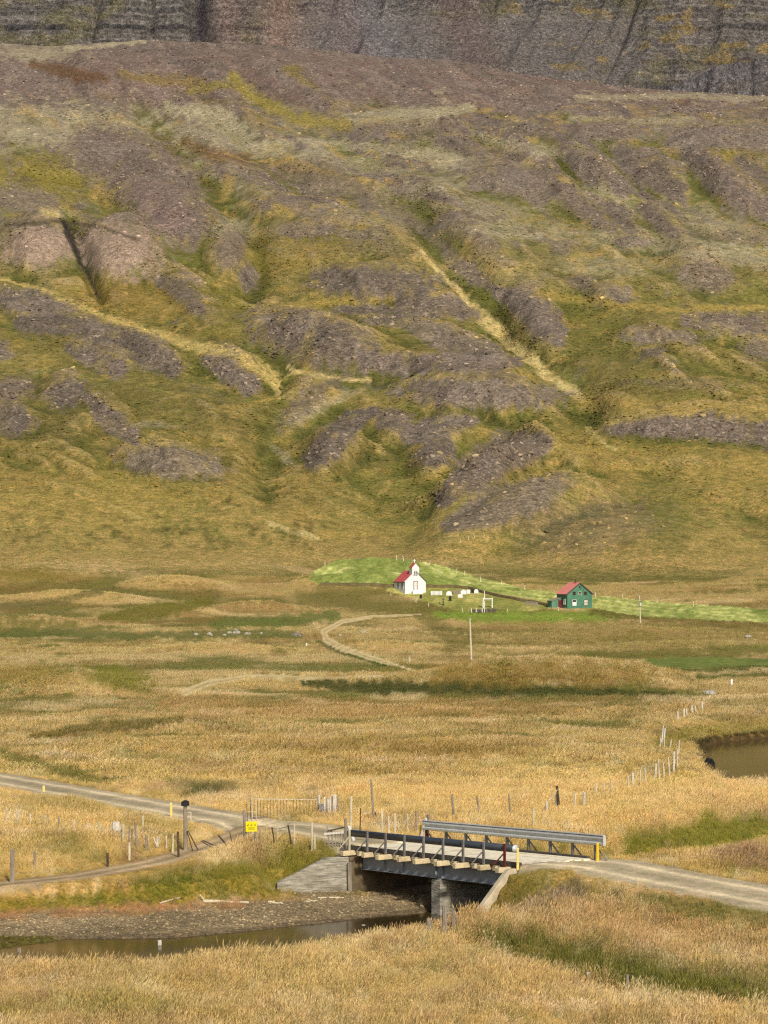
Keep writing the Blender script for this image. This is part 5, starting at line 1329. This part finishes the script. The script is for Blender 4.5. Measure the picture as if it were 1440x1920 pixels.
# ------------------------------------------------------------------ churchyard
def place(px, row): return hit(px, row)
def gravestone(label, px, row, w_, h_, mat, arch=True, base='concrete_pale', dep=.22):
    p = place(px, row); t = thing('gravestone', label, 'gravestone', p)
    pts = [(-w_ / 2, .1), (w_ / 2, .1)]
    if arch: pts += [(w_ / 2 * math.cos(a), h_ - w_ / 2 + w_ / 2 * math.sin(a)) for a in np.linspace(0, math.pi, 9)]
    else: pts += [(w_ / 2, h_), (-w_ / 2, h_)]
    MB().prism([p + Vector((a, 0, b)) for a, b in pts], (0, dep, 0)).build('stone', mat, t)
    MB().frame(p + Vector((0, dep / 2, -.1)), (1, 0, 0), (0, 1, 0), AZ, w_ * 1.25, dep * 2, .4).build('plinth', base, t)
gravestone('small black headstone just right of the church steps', 789, 1122, .55, .85, 'headstone_black', False, 'headstone_black')
gravestone('large white rounded headstone behind the black arched headstone', 842, 1117, 1.35, 1.1, 'white_paint')
gravestone('black arched headstone in front of the white rounded headstone', 844, 1127, .6, 1.15, 'headstone_black', True, 'headstone_black')
gravestone('low white square headstone in front of the white slab', 863, 1121, 1.05, .8, 'white_paint', False)
gravestone('broad white slab headstone beside the grey pickets', 869, 1115, 1.3, 1.15, 'white_paint', True)
gravestone('white headstone second beside the broad slab', 878, 1114, .8, 1.0, 'white_paint', False)
gravestone('white pointed headstone at the churchyard edge by the dark wall', 893, 1113, 1.0, 1.05, 'white_paint', True)
gravestone('dark square headstone between two white headstones', 886, 1112, .7, .75, 'headstone_black', False, 'headstone_black')
p = place(831, 1135); t = thing('grave_cross', 'thin black iron cross standing on a dark base in the churchyard', 'cross', p)
MB().frame(p + Vector((0, 0, .8)), (1, 0, 0), (0, 1, 0), AZ, .1, .08, 1.7).build('upright', 'headstone_black', t)
MB().frame(p + Vector((0, 0, 1.3)), (1, 0, 0), (0, 1, 0), AZ, .6, .07, .1).build('arm', 'headstone_black', t)
MB().frame(p + Vector((0, 0, .1)), (1, 0, 0), (0, 1, 0), AZ, .45, .4, .5).build('base', 'headstone_black', t)
MB().frame(p + Vector((0, 0, .78)), (1, 0, 0), (0, 1, 0), AZ, .32, .06, .28).build('plaque', 'headstone_black', t)
p = place(824, 1133); t = thing('grave_cross', 'tiny dark cross left of the iron cross', 'cross', p)
MB().frame(p + Vector((0, 0, .25)), (1, 0, 0), (0, 1, 0), AZ, .07, .07, .7).build('upright', 'headstone_black', t)
MB().frame(p + Vector((0, 0, .4)), (1, 0, 0), (0, 1, 0), AZ, .34, .06, .08).build('arm', 'headstone_black', t)
def grave_plot(label, px0, px1, row, h, mat, n, d_=1.6):
    a, b = place(px0, row), place(px1, row)
    t = thing('grave_enclosure', label, 'enclosure', a)
    L = b.x - a.x; z = (a.z + b.z) / 2
    for (y, nn) in ((0, n), (d_, n)):
        for i in range(nn):
            MB().frame(Vector((a.x + L * (i + .5) / nn, a.y + y, z + h / 2 - .1)), (1, 0, 0), (0, 1, 0), AZ, L / nn * .62, .04, h + .2).build('picket', mat, t)
        for k in (.25, .75):
            MB().frame(Vector((a.x + L / 2, a.y + y + .045, z + h * k)), (1, 0, 0), (0, 1, 0), AZ, L, .04, .1).build('rail', mat, t)
    for x in (a.x, b.x):
        MB().frame(Vector((x, a.y + d_ / 2, z + h * .5)), (1, 0, 0), (0, 1, 0), AZ, .06, d_, h * .8).build('side', mat, t)
grave_plot('white picket grave enclosure between the church and the white rounded headstone', 808, 829, 1116, .95, 'white_paint', 9)
grave_plot('grey picket grave enclosure behind the white rounded headstone', 850, 862, 1114, .95, 'wood_grey', 7)
# white arched gate
p = place(906, 1140); pr = place(924, 1140); s = p.y / F
t = thing('churchyard_gate', 'white arched lychgate frame of posts standing on the dark stone wall', 'gate', p)
Wl = 17 * s; Hl = 19 * s
for y in (0, .9):
    for x in (0, Wl):
        MB().frame(p + Vector((x, y, Hl / 2 - .2)), (1, 0, 0), (0, 1, 0), AZ, .2, .2, Hl + .4).build('post', 'white_paint', t)
    MB().frame(p + Vector((Wl / 2, y, Hl - .25)), (1, 0, 0), (0, 1, 0), AZ, Wl - .2, .16, .18).build('lintel', 'white_paint', t)
for x in (0, Wl): MB().frame(p + Vector((x, .45, Hl - .05)), (1, 0, 0), (0, 1, 0), AZ, .14, .72, .1).build('side_rail', 'white_paint', t)
MB().frame(p + Vector((2.6 * s, .45, Hl / 2 + 6.5 * s)), (1, 0, 0), (0, 1, 0), AZ, .14, .14, Hl + 13 * s).build('flag_pole', 'white_paint', t)
# dark stone front wall in pieces with white posts
a, b = place(884, 1149), place(932, 1147)
t = thing('stone_wall', 'short dark stone wall with white posts below the lychgate', 'wall', a)
k = 0
for row_i in range(2):
    for i in range(15):
        f = (i + .5 * (row_i % 2) + .3) / 15.5; q = a.lerp(b, f)
        MB().frame(q + Vector((0, random.uniform(-.05, .05), .18 + row_i * .36)), (1, 0, 0), (0, 1, 0), AZ, (b.x - a.x) / 15.5 * .93, .45, .33).build('stone', 'kerb' if (i + row_i) % 3 else 'rock', t, bevel=.03)
for f in (.0, .18, .42, .5): MB().frame(a.lerp(b, f) + Vector((0, -.3, .4)), (1, 0, 0), (0, 1, 0), AZ, .12, .1, 1.1).build('post', 'white_paint', t)
# turf wall behind the yard
tw_px = [(600, 1098), (660, 1099), (735, 1101), (800, 1101.5), (850, 1102), (880, 1105), (905, 1112), (935, 1119), (970, 1126), (1000, 1131), (1026, 1137)]
pts = [place(x, y) for x, y in tw_px]
t = thing('turf_wall', 'low brown turf wall curving behind the churchyard to the green house', 'wall', pts[0])
mb = MB(); vs = []; fs = []
N_ = 120
for i in range(N_):
    f = i / (N_ - 1) * (len(pts) - 1); k = min(int(f), len(pts) - 2); p = pts[k].lerp(pts[k + 1], f - k)
    h = .55 + .18 * random.random(); wd_ = .4
    p.z = gz(p.x, p.y)
    for (dy, z) in ((-wd_ - .1, -.15), (-wd_, h * .8), (0, h), (wd_, h * .8), (wd_ + .1, -.3)): vs.append(p + Vector((0, dy, z)))
for i in range(N_ - 1):
    for j in range(4): fs.append((i * 5 + j, (i + 1) * 5 + j, (i + 1) * 5 + j + 1, i * 5 + j + 1))
mb.add(vs, fs).build('bank', 'turf_wall', t, True)
MB().add([v + Vector((0, .02, .02)) for i, v in enumerate(vs) if i % 5 in (1, 2, 3)], [(i * 3 + j, (i + 1) * 3 + j, (i + 1) * 3 + j + 1, i * 3 + j + 1) for i in range(N_ - 1) for j in range(2)]).build('grass_cap', 'turf_wall', t, True)
a, b = place(986, 1135), place(1008, 1137)
t = thing('picket_fence', 'short grey picket fence between the turf wall and the green shed', 'fence', a)
for i in range(12):
    q = a.lerp(b, i / 11); MB().frame(q + Vector((0, 0, .4)), (1, 0, 0), (0, 1, 0), AZ, .14, .04, 1.2).build('picket', 'wood_grey', t)
for k in (.3, .75): MB().beam(a + Vector((0, .05, k)), b + Vector((0, .05, k)), .04, .08).build('rail', 'wood_grey', t)
# field fences
fence('wire_fence', 'sparse small white posts along the upper edge of the mown hayfield', [(609, 1062, 1053, .09, 'wood_white'), (672, 1050, 1043, .08, G), (743, 1051, 1041, .09, 'wood_white'), (757, 1052, 1042, .09, 'wood_white'), (770, 1053, 1044, .09, G), (805, 1061, 1052, .08, W), (855, 1075, 1066, .08, W), (870, 1079, 1070, .08, W), (901, 1090, 1081, .09, 'wood_white'), (940, 1097, 1089, .08, W), (984, 1106, 1097, .08, W), (1116, 1120, 1110, .09, 'wood_white'), (1168, 1124, 1114, .08, W), (1232, 1131, 1121, .08, W), (1300, 1138, 1128, .08, W)], wire=False)
fence('wire_fence', 'sparse small pale posts along the lower edge of the churchyard', [(733, 1117, 1110, .08, W), (780, 1130, 1121, .09, 'wood_white'), (803, 1138, 1130, .08, W), (868, 1148, 1139, .08, W), (950, 1149, 1141, .08, W), (1047, 1146, 1138, .09, 'wood_white')], wire=False)
fence('wire_fence', 'three tiny posts on the slope above the hayfield', [(862, 1017, 1009, .09, W), (878, 1013, 1005, .09, W), (890, 1008, 1000, .09, W)], wire=False)

# ------------------------------------------------------------------ grass, heather and stones (uncountable)
PROTO = bpy.data.collections.new('tuft_shapes')
def grass_material():
    m, nt, out = nodes('grass_blades')
    at = nd(nt, 'ShaderNodeAttribute', attribute_name='icol'); at.attribute_type = 'INSTANCER'
    hh = nd(nt, 'ShaderNodeAttribute', attribute_name='hh')
    oi = nd(nt, 'ShaderNodeAttribute', attribute_name='rnd')
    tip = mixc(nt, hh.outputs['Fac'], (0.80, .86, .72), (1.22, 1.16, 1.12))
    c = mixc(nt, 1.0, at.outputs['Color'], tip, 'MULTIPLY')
    v = maprange(nt, oi.outputs['Fac'], 0, 1, .84, 1.17)
    cb = nd(nt, 'ShaderNodeCombineColor')
    for i in range(3): nt.links.new(v, cb.inputs[i])
    c = mixc(nt, 1.0, c, cb.outputs[0], 'MULTIPLY')
    d = nd(nt, 'ShaderNodeBsdfDiffuse'); tr = nd(nt, 'ShaderNodeBsdfTranslucent'); mx = nd(nt, 'ShaderNodeMixShader'); mx.inputs[0].default_value = .3
    nt.links.new(c, d.inputs[0]); nt.links.new(c, tr.inputs[0]); nt.links.new(d.outputs[0], mx.inputs[1]); nt.links.new(tr.outputs[0], mx.inputs[2]); nt.links.new(mx.outputs[0], out.inputs[0])
    return m
GM = grass_material()
def tuft(name, n, rad, hmin, hmax, wd, bend, head):
    vs, fs, hh, rr = [], [], [], []
    for i in range(n):
        a = random.uniform(0, 6.283); r = rad * math.sqrt(random.random()); x, y = r * math.cos(a), r * math.sin(a)
        h = random.uniform(hmin, hmax); az = random.uniform(0, 6.283); bd = bend * random.uniform(.2, 1.2) * h
        lean = Vector((math.cos(az), math.sin(az), 0)) * bd + Vector((.12 * h, 0, 0))
        yaw = random.uniform(-.9, .9); wv = Vector((math.cos(yaw), math.sin(yaw), 0)) * wd * random.uniform(.6, 1.3)
        b = Vector((x, y, -.05)); m = b + lean * .35 + Vector((0, 0, h * .55)); t = b + lean + Vector((0, 0, h))
        k = len(vs); rn = random.random()
        vs += [b - wv / 2, b + wv / 2, m - wv * .45, m + wv * .45, t]; hh += [0, 0, .55, .55, 1]; rr += [rn] * 5
        fs += [(k, k + 1, k + 3, k + 2), (k + 2, k + 3, k + 4)]
        if random.random() < head:
            k = len(vs); d = (t - m).normalized(); q = t - d * h * .16
            vs += [q, t - d * h * .05 - wv * .9, t + d * h * .1, t - d * h * .05 + wv * .9]; hh += [1, 1.15, 1.2, 1.15]; rr += [rn] * 4
            fs += [(k, k + 1, k + 2, k + 3)]
    me = bpy.data.meshes.new(name); me.from_pydata([tuple(v) for v in vs], [], fs)
    a = me.attributes.new('hh', 'FLOAT', 'POINT'); a.data.foreach_set('value', hh)
    a = me.attributes.new('rnd', 'FLOAT', 'POINT'); a.data.foreach_set('value', rr)
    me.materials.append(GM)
    o = bpy.data.objects.new(name, me); PROTO.objects.link(o); return o
tufts = [tuft('tuft_a', 22, .16, .3, .62, .014, .5, .7), tuft('tuft_b', 20, .18, .25, .55, .016, .6, .5), tuft('tuft_c', 26, .14, .18, .4, .018, .8, .0), tuft('tuft_d', 20, .2, .35, .7, .012, .45, .9)]
big_t = [tuft('clump_a', 34, .42, .22, .5, .035, .7, .3), tuft('clump_b', 34, .45, .18, .42, .04, .9, .2)]
def stone_mesh(name, seed):
    import bmesh
    bm = bmesh.new(); bmesh.ops.create_icosphere(bm, subdivisions=1, radius=1)
    r = random.Random(seed)
    for v in bm.verts: v.co *= r.uniform(.65, 1.25); v.co.z *= .7
    me = bpy.data.meshes.new(name); bm.to_mesh(me); bm.free(); me.materials.append(M['stone_i'])
    o = bpy.data.objects.new(name, me); PROTO.objects.link(o); return o
m, nt, out = nodes('loose_stone')
at = nd(nt, 'ShaderNodeAttribute', attribute_name='icol'); at.attribute_type = 'INSTANCER'
bs = nd(nt, 'ShaderNodeBsdfDiffuse'); nt.links.new(at.outputs['Color'], bs.inputs[0]); nt.links.new(bs.outputs[0], out.inputs[0]); M['stone_i'] = m
stones = [stone_mesh('stone_a', 1), stone_mesh('stone_b', 2), stone_mesh('stone_c', 3)]

def scatter(name, label, cat, P, rot, scl, col, idx, protos):
    me = bpy.data.meshes.new(name); n = len(P)
    me.vertices.add(n); me.vertices.foreach_set('co', P.astype(np.float32).ravel())
    a = me.attributes.new('irot', 'FLOAT_VECTOR', 'POINT'); a.data.foreach_set('vector', rot.astype(np.float32).ravel())
    a = me.attributes.new('iscl', 'FLOAT_VECTOR', 'POINT'); a.data.foreach_set('vector', scl.astype(np.float32).ravel())
    a = me.attributes.new('icol', 'FLOAT_COLOR', 'POINT'); a.data.foreach_set('color', np.concatenate([col, np.ones((n, 1))], 1).astype(np.float32).ravel())
    a = me.attributes.new('iidx', 'INT', 'POINT'); a.data.foreach_set('value', idx.astype(np.int32))
    o = bpy.data.objects.new(name, me); COL.objects.link(o)
    o['kind'] = 'stuff'; o['label'] = label; o['category'] = cat
    ng = bpy.data.node_groups.new(name, 'GeometryNodeTree')
    ng.interface.new_socket('Geometry', in_out='INPUT', socket_type='NodeSocketGeometry'); ng.interface.new_socket('Geometry', in_out='OUTPUT', socket_type='NodeSocketGeometry')
    gi = ng.nodes.new('NodeGroupInput'); go = ng.nodes.new('NodeGroupOutput'); ip = ng.nodes.new('GeometryNodeInstanceOnPoints')
    jn = ng.nodes.new('GeometryNodeGeometryToInstance')
    for p in reversed(protos):
        oi = ng.nodes.new('GeometryNodeObjectInfo'); oi.inputs['Object'].default_value = p
        ng.links.new(oi.outputs['Geometry'], jn.inputs[0])
    def na(nm, typ):
        q = ng.nodes.new('GeometryNodeInputNamedAttribute'); q.data_type = typ; q.inputs[0].default_value = nm; return q.outputs[0]
    ng.links.new(gi.outputs[0], ip.inputs['Points']); ng.links.new(jn.outputs[0], ip.inputs['Instance'])
    ip.inputs['Pick Instance'].default_value = True
    ng.links.new(na('iidx', 'INT'), ip.inputs['Instance Index'])
    e2r = ng.nodes.new('FunctionNodeEulerToRotation'); ng.links.new(na('irot', 'FLOAT_VECTOR'), e2r.inputs[0])
    ng.links.new(e2r.outputs[0], ip.inputs['Rotation']); ng.links.new(na('iscl', 'FLOAT_VECTOR'), ip.inputs['Scale'])
    ng.links.new(ip.outputs[0], go.inputs[0])
    md = o.modifiers.new('scatter', 'NODES'); md.node_group = ng
    return o
def rand_pts(y0, y1, n, half=.215):
    Y = np.sqrt(rng.random(n) * (y1 ** 2 - y0 ** 2) + y0 ** 2)
    X = (rng.random(n) * 2 - 1) * half * Y
    return X, Y
def clear_of_bridge(X, Y):
    lt = (X - BA[0]) * BU[0] + (Y - BA[1]) * BU[1]; ct = (X - BA[0]) * BP[0] + (Y - BA[1]) * BP[1]
    ok = ~((lt > -1.0) & (lt < BL + .6) & (ct > -.4) & (ct < BW + .4))
    s_ = (X - w0[0]) * wd[0] + (Y - w0[1]) * wd[1]; n_ = (X - w0[0]) * nrm.x + (Y - w0[1]) * nrm.y
    ok &= ~((s_ > -.2) & (s_ < wl) & (n_ > -.1) & (n_ < .5))
    s_ = (X - ra[0]) * rd[0] + (Y - ra[1]) * rd[1]; n_ = (X - ra[0]) * rn[0] + (Y - ra[1]) * rn[1]
    ok &= ~((s_ > -.3) & (s_ < rl + .1) & (n_ > -.15) & (n_ < .5))
    return ok
def grass_zone(name, label, y0, y1, n, protos, smin, smax, clump, tint):
    X, Y = rand_pts(y0, y1, n)
    Z = height(X, Y)
    c, sc_, cls, pu, pv = paint(X, Y, Z)
    keep = ((cls == 0) | ((cls == 1) & (rng.random(n) < smooth(780, 600, Y)))) & (sc_ < .55) & (Z > -1.25) & clear_of_bridge(X, Y)
    if y0 < 200:
        sd = poly_sdf(X, Y, RIVER); keep &= sd > np.where(X > 7, .05, .25)
        d, _ = seg_field(X, Y, track); keep &= d > 1.0
        near_road = np.minimum(seg_field(X, Y, road_l)[0] - 2.1, seg_field(X, Y, road_r)[0] - 2.2); keep &= near_road > 0
        near_road = np.minimum(near_road, d - 1.0)
    else:
        d1, w1 = seg_field(pu, pv - 2, far_track_px); d2, w2 = seg_field(pu, pv - 2, far_track2_px); dl = np.minimum(d1 / (w1 + 2), d2 / (w2 + 2)); keep &= dl > 1.0
        near_road = dl * 2
    keep &= rng.random(n) < np.clip(1.15 + .9 * fbm(X / clump, Y / clump, 2, 201), .3, 1)
    X, Y, Z, c, sc_, pv, pu, near_road = X[keep], Y[keep], Z[keep], c[keep], sc_[keep], pv[keep], pu[keep], near_road[keep]
    k = len(X)
    g = c[:, 1] / (c[:, 0] + 1e-6)                       # greener ground carries shorter, leafier tufts
    green = smooth(.62, .85, g)
    s = rng.uniform(smin, smax, k) * (1 - .25 * green) * (.85 + .5 * fbm(X / 3, Y / 3.5, 3, 205)) * (1 - .6 * sc_)
    low = smooth(1600, 1640, pv) * smooth(1745, 1700, pv) * (pu < 700)      # grazed river bank is shorter
    s = s * (1 - .5 * smooth(4.5, 2.0, np.hypot(X - 2.8, Y - 88.3)))
    s = s * (1 - .45 * low) * (.45 + .55 * smooth(.2, 2.2, near_road))
    bend = smooth(.0, .6, fbm(X / (clump * .8), Y / (clump * .8), 2, 240))            # patches laid over by the wind
    rot = np.stack([rng.normal(0, .10, k) + .5 * bend * fbm(X / 5, Y / 5, 2, 243), rng.normal(.08, .10, k) + .6 * bend, rng.uniform(-.7, .7, k)], 1)
    scl = np.stack([s * rng.uniform(.85, 1.2, k), s * rng.uniform(.85, 1.2, k), s * rng.uniform(.8, 1.2, k)], 1)
    br = rng.uniform(.86, 1.16, k)[:, None] * np.stack([rng.normal(1, .05, k), np.ones(k), rng.normal(1, .09, k)], 1)
    dark = rng.random(k) < .16 * smooth(-.1, .5, fbm(X / (clump * .7), Y / (clump * .5), 3, 207))
    br = np.where(dark[:, None], br * np.array([.62, .68, .55]), br)
    palest = (rng.random(k) < .06)[:, None]
    br = np.where(palest, br * np.array([1.15, 1.18, 1.35]), br)
    idx = rng.integers(0, len(protos), k)
    if len(protos) > 2: idx = np.where((green > .5) & (rng.random(k) < .75), 2, idx)
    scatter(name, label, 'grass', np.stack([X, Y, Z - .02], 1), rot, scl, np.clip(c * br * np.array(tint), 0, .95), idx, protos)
grass_zone('tall_dry_grass', 'tall dry golden grass around the river and bridge', 58, 135, 150000, tufts, .75, 1.25, 3, (1.36, 1.64, 2.15))
grass_zone('plain_grass', 'dry tufted grass over the plain', 135, 345, 170000, big_t, .55, 1.05, 9, (1.26, 1.52, 1.85))
grass_zone('slope_grass', 'tufted grass and heath below the church', 345, 760, 120000, big_t, .5, 1.15, 16, (1.26, 1.52, 1.7))

def dome(name, seed):
    import bmesh
    bm = bmesh.new(); bmesh.ops.create_icosphere(bm, subdivisions=2, radius=1)
    r = random.Random(seed)
    for v in bm.verts: v.co *= r.uniform(.8, 1.15); v.co.z *= .42
    me = bpy.data.meshes.new(name); bm.to_mesh(me); bm.free(); me.polygons.foreach_set('use_smooth', [True] * len(me.polygons)); me.materials.append(M['stone_i'])
    o = bpy.data.objects.new(name, me); PROTO.objects.link(o); return o
domes = [dome('hummock_a', 1), dome('hummock_b', 2), dome('hummock_c', 3)]
def hummocks(n):
    X, Y = rand_pts(680, 1500, n)
    Z = height(X, Y); c, sc_, cls, pu, pv = paint(X, Y, Z)
    keep = (sc_ < .4) & (cls == 1) & (rng.random(n) < smooth(-.45, .35, fbm(X / 28, Y / 40, 3, 220)))
    X, Y, Z, c = X[keep], Y[keep], Z[keep], c[keep]; k = len(X)
    s = rng.uniform(.25, .95, k) ** 1.3
    rot = np.stack([rng.normal(0, .1, k), rng.normal(0, .1, k), rng.uniform(0, 6.28, k)], 1)
    scl = s[:, None] * rng.uniform(.7, 1.4, (k, 3))
    br = rng.uniform(.8, 1.2, k)[:, None] * np.stack([rng.normal(1, .05, k), np.ones(k), rng.normal(1, .08, k)], 1)
    scatter('heath_hummocks', 'low tussocks and heath covering the olive hillside', 'heath', np.stack([X, Y, Z - .12 * s], 1), rot, scl, np.clip(c * br, 0, .6), rng.integers(0, 3, k), domes)
hummocks(110000)

# loose stones on the scree and on the gravel bar
def stone_zone(name, label, y0, y1, n, smin, smax, thr, power=2.5):
    X, Y = rand_pts(y0, y1, n)
    Z = height(X, Y); c, sc_, cls, pu, pv = paint(X, Y, Z)
    keep = (sc_ > thr) & (rng.random(n) < sc_) & (cls != 4) & (cls != 5)
    if y0 < 200: keep &= (cls == 6) & (poly_sdf(X, Y, RIVER) > .05)
    else: keep &= (rng.random(n) < .25 + .75 * smooth(0, .4, fbm(X / 30, Y / 30, 2, 210)))
    X, Y, Z, c = X[keep], Y[keep], Z[keep], c[keep]; k = len(X)
    s = smin + (smax - smin) * rng.random(k) ** (power * 2)
    rot = rng.uniform(0, 6.28, (k, 3)) * np.array([.1, .1, 1])
    scl = s[:, None] * rng.uniform(.7, 1.3, (k, 3))
    br = np.where(rng.random(k) < .28, rng.uniform(1.5, 2.4, k), rng.uniform(.7, 1.4, k))[:, None]
    scatter(name, label, 'stones', np.stack([X, Y, Z], 1), rot, scl, np.clip(c * br, 0, .6), rng.integers(0, 3, k), stones)
stone_zone('scree_stones', 'loose stones strewn over the grey scree mounds', 600, 1640, 150000, .25, 1.3, .3, 1.6)
stone_zone('river_stones', 'small stones covering the gravel bar', 80, 110, 80000, .015, .07, .3, 1.2)
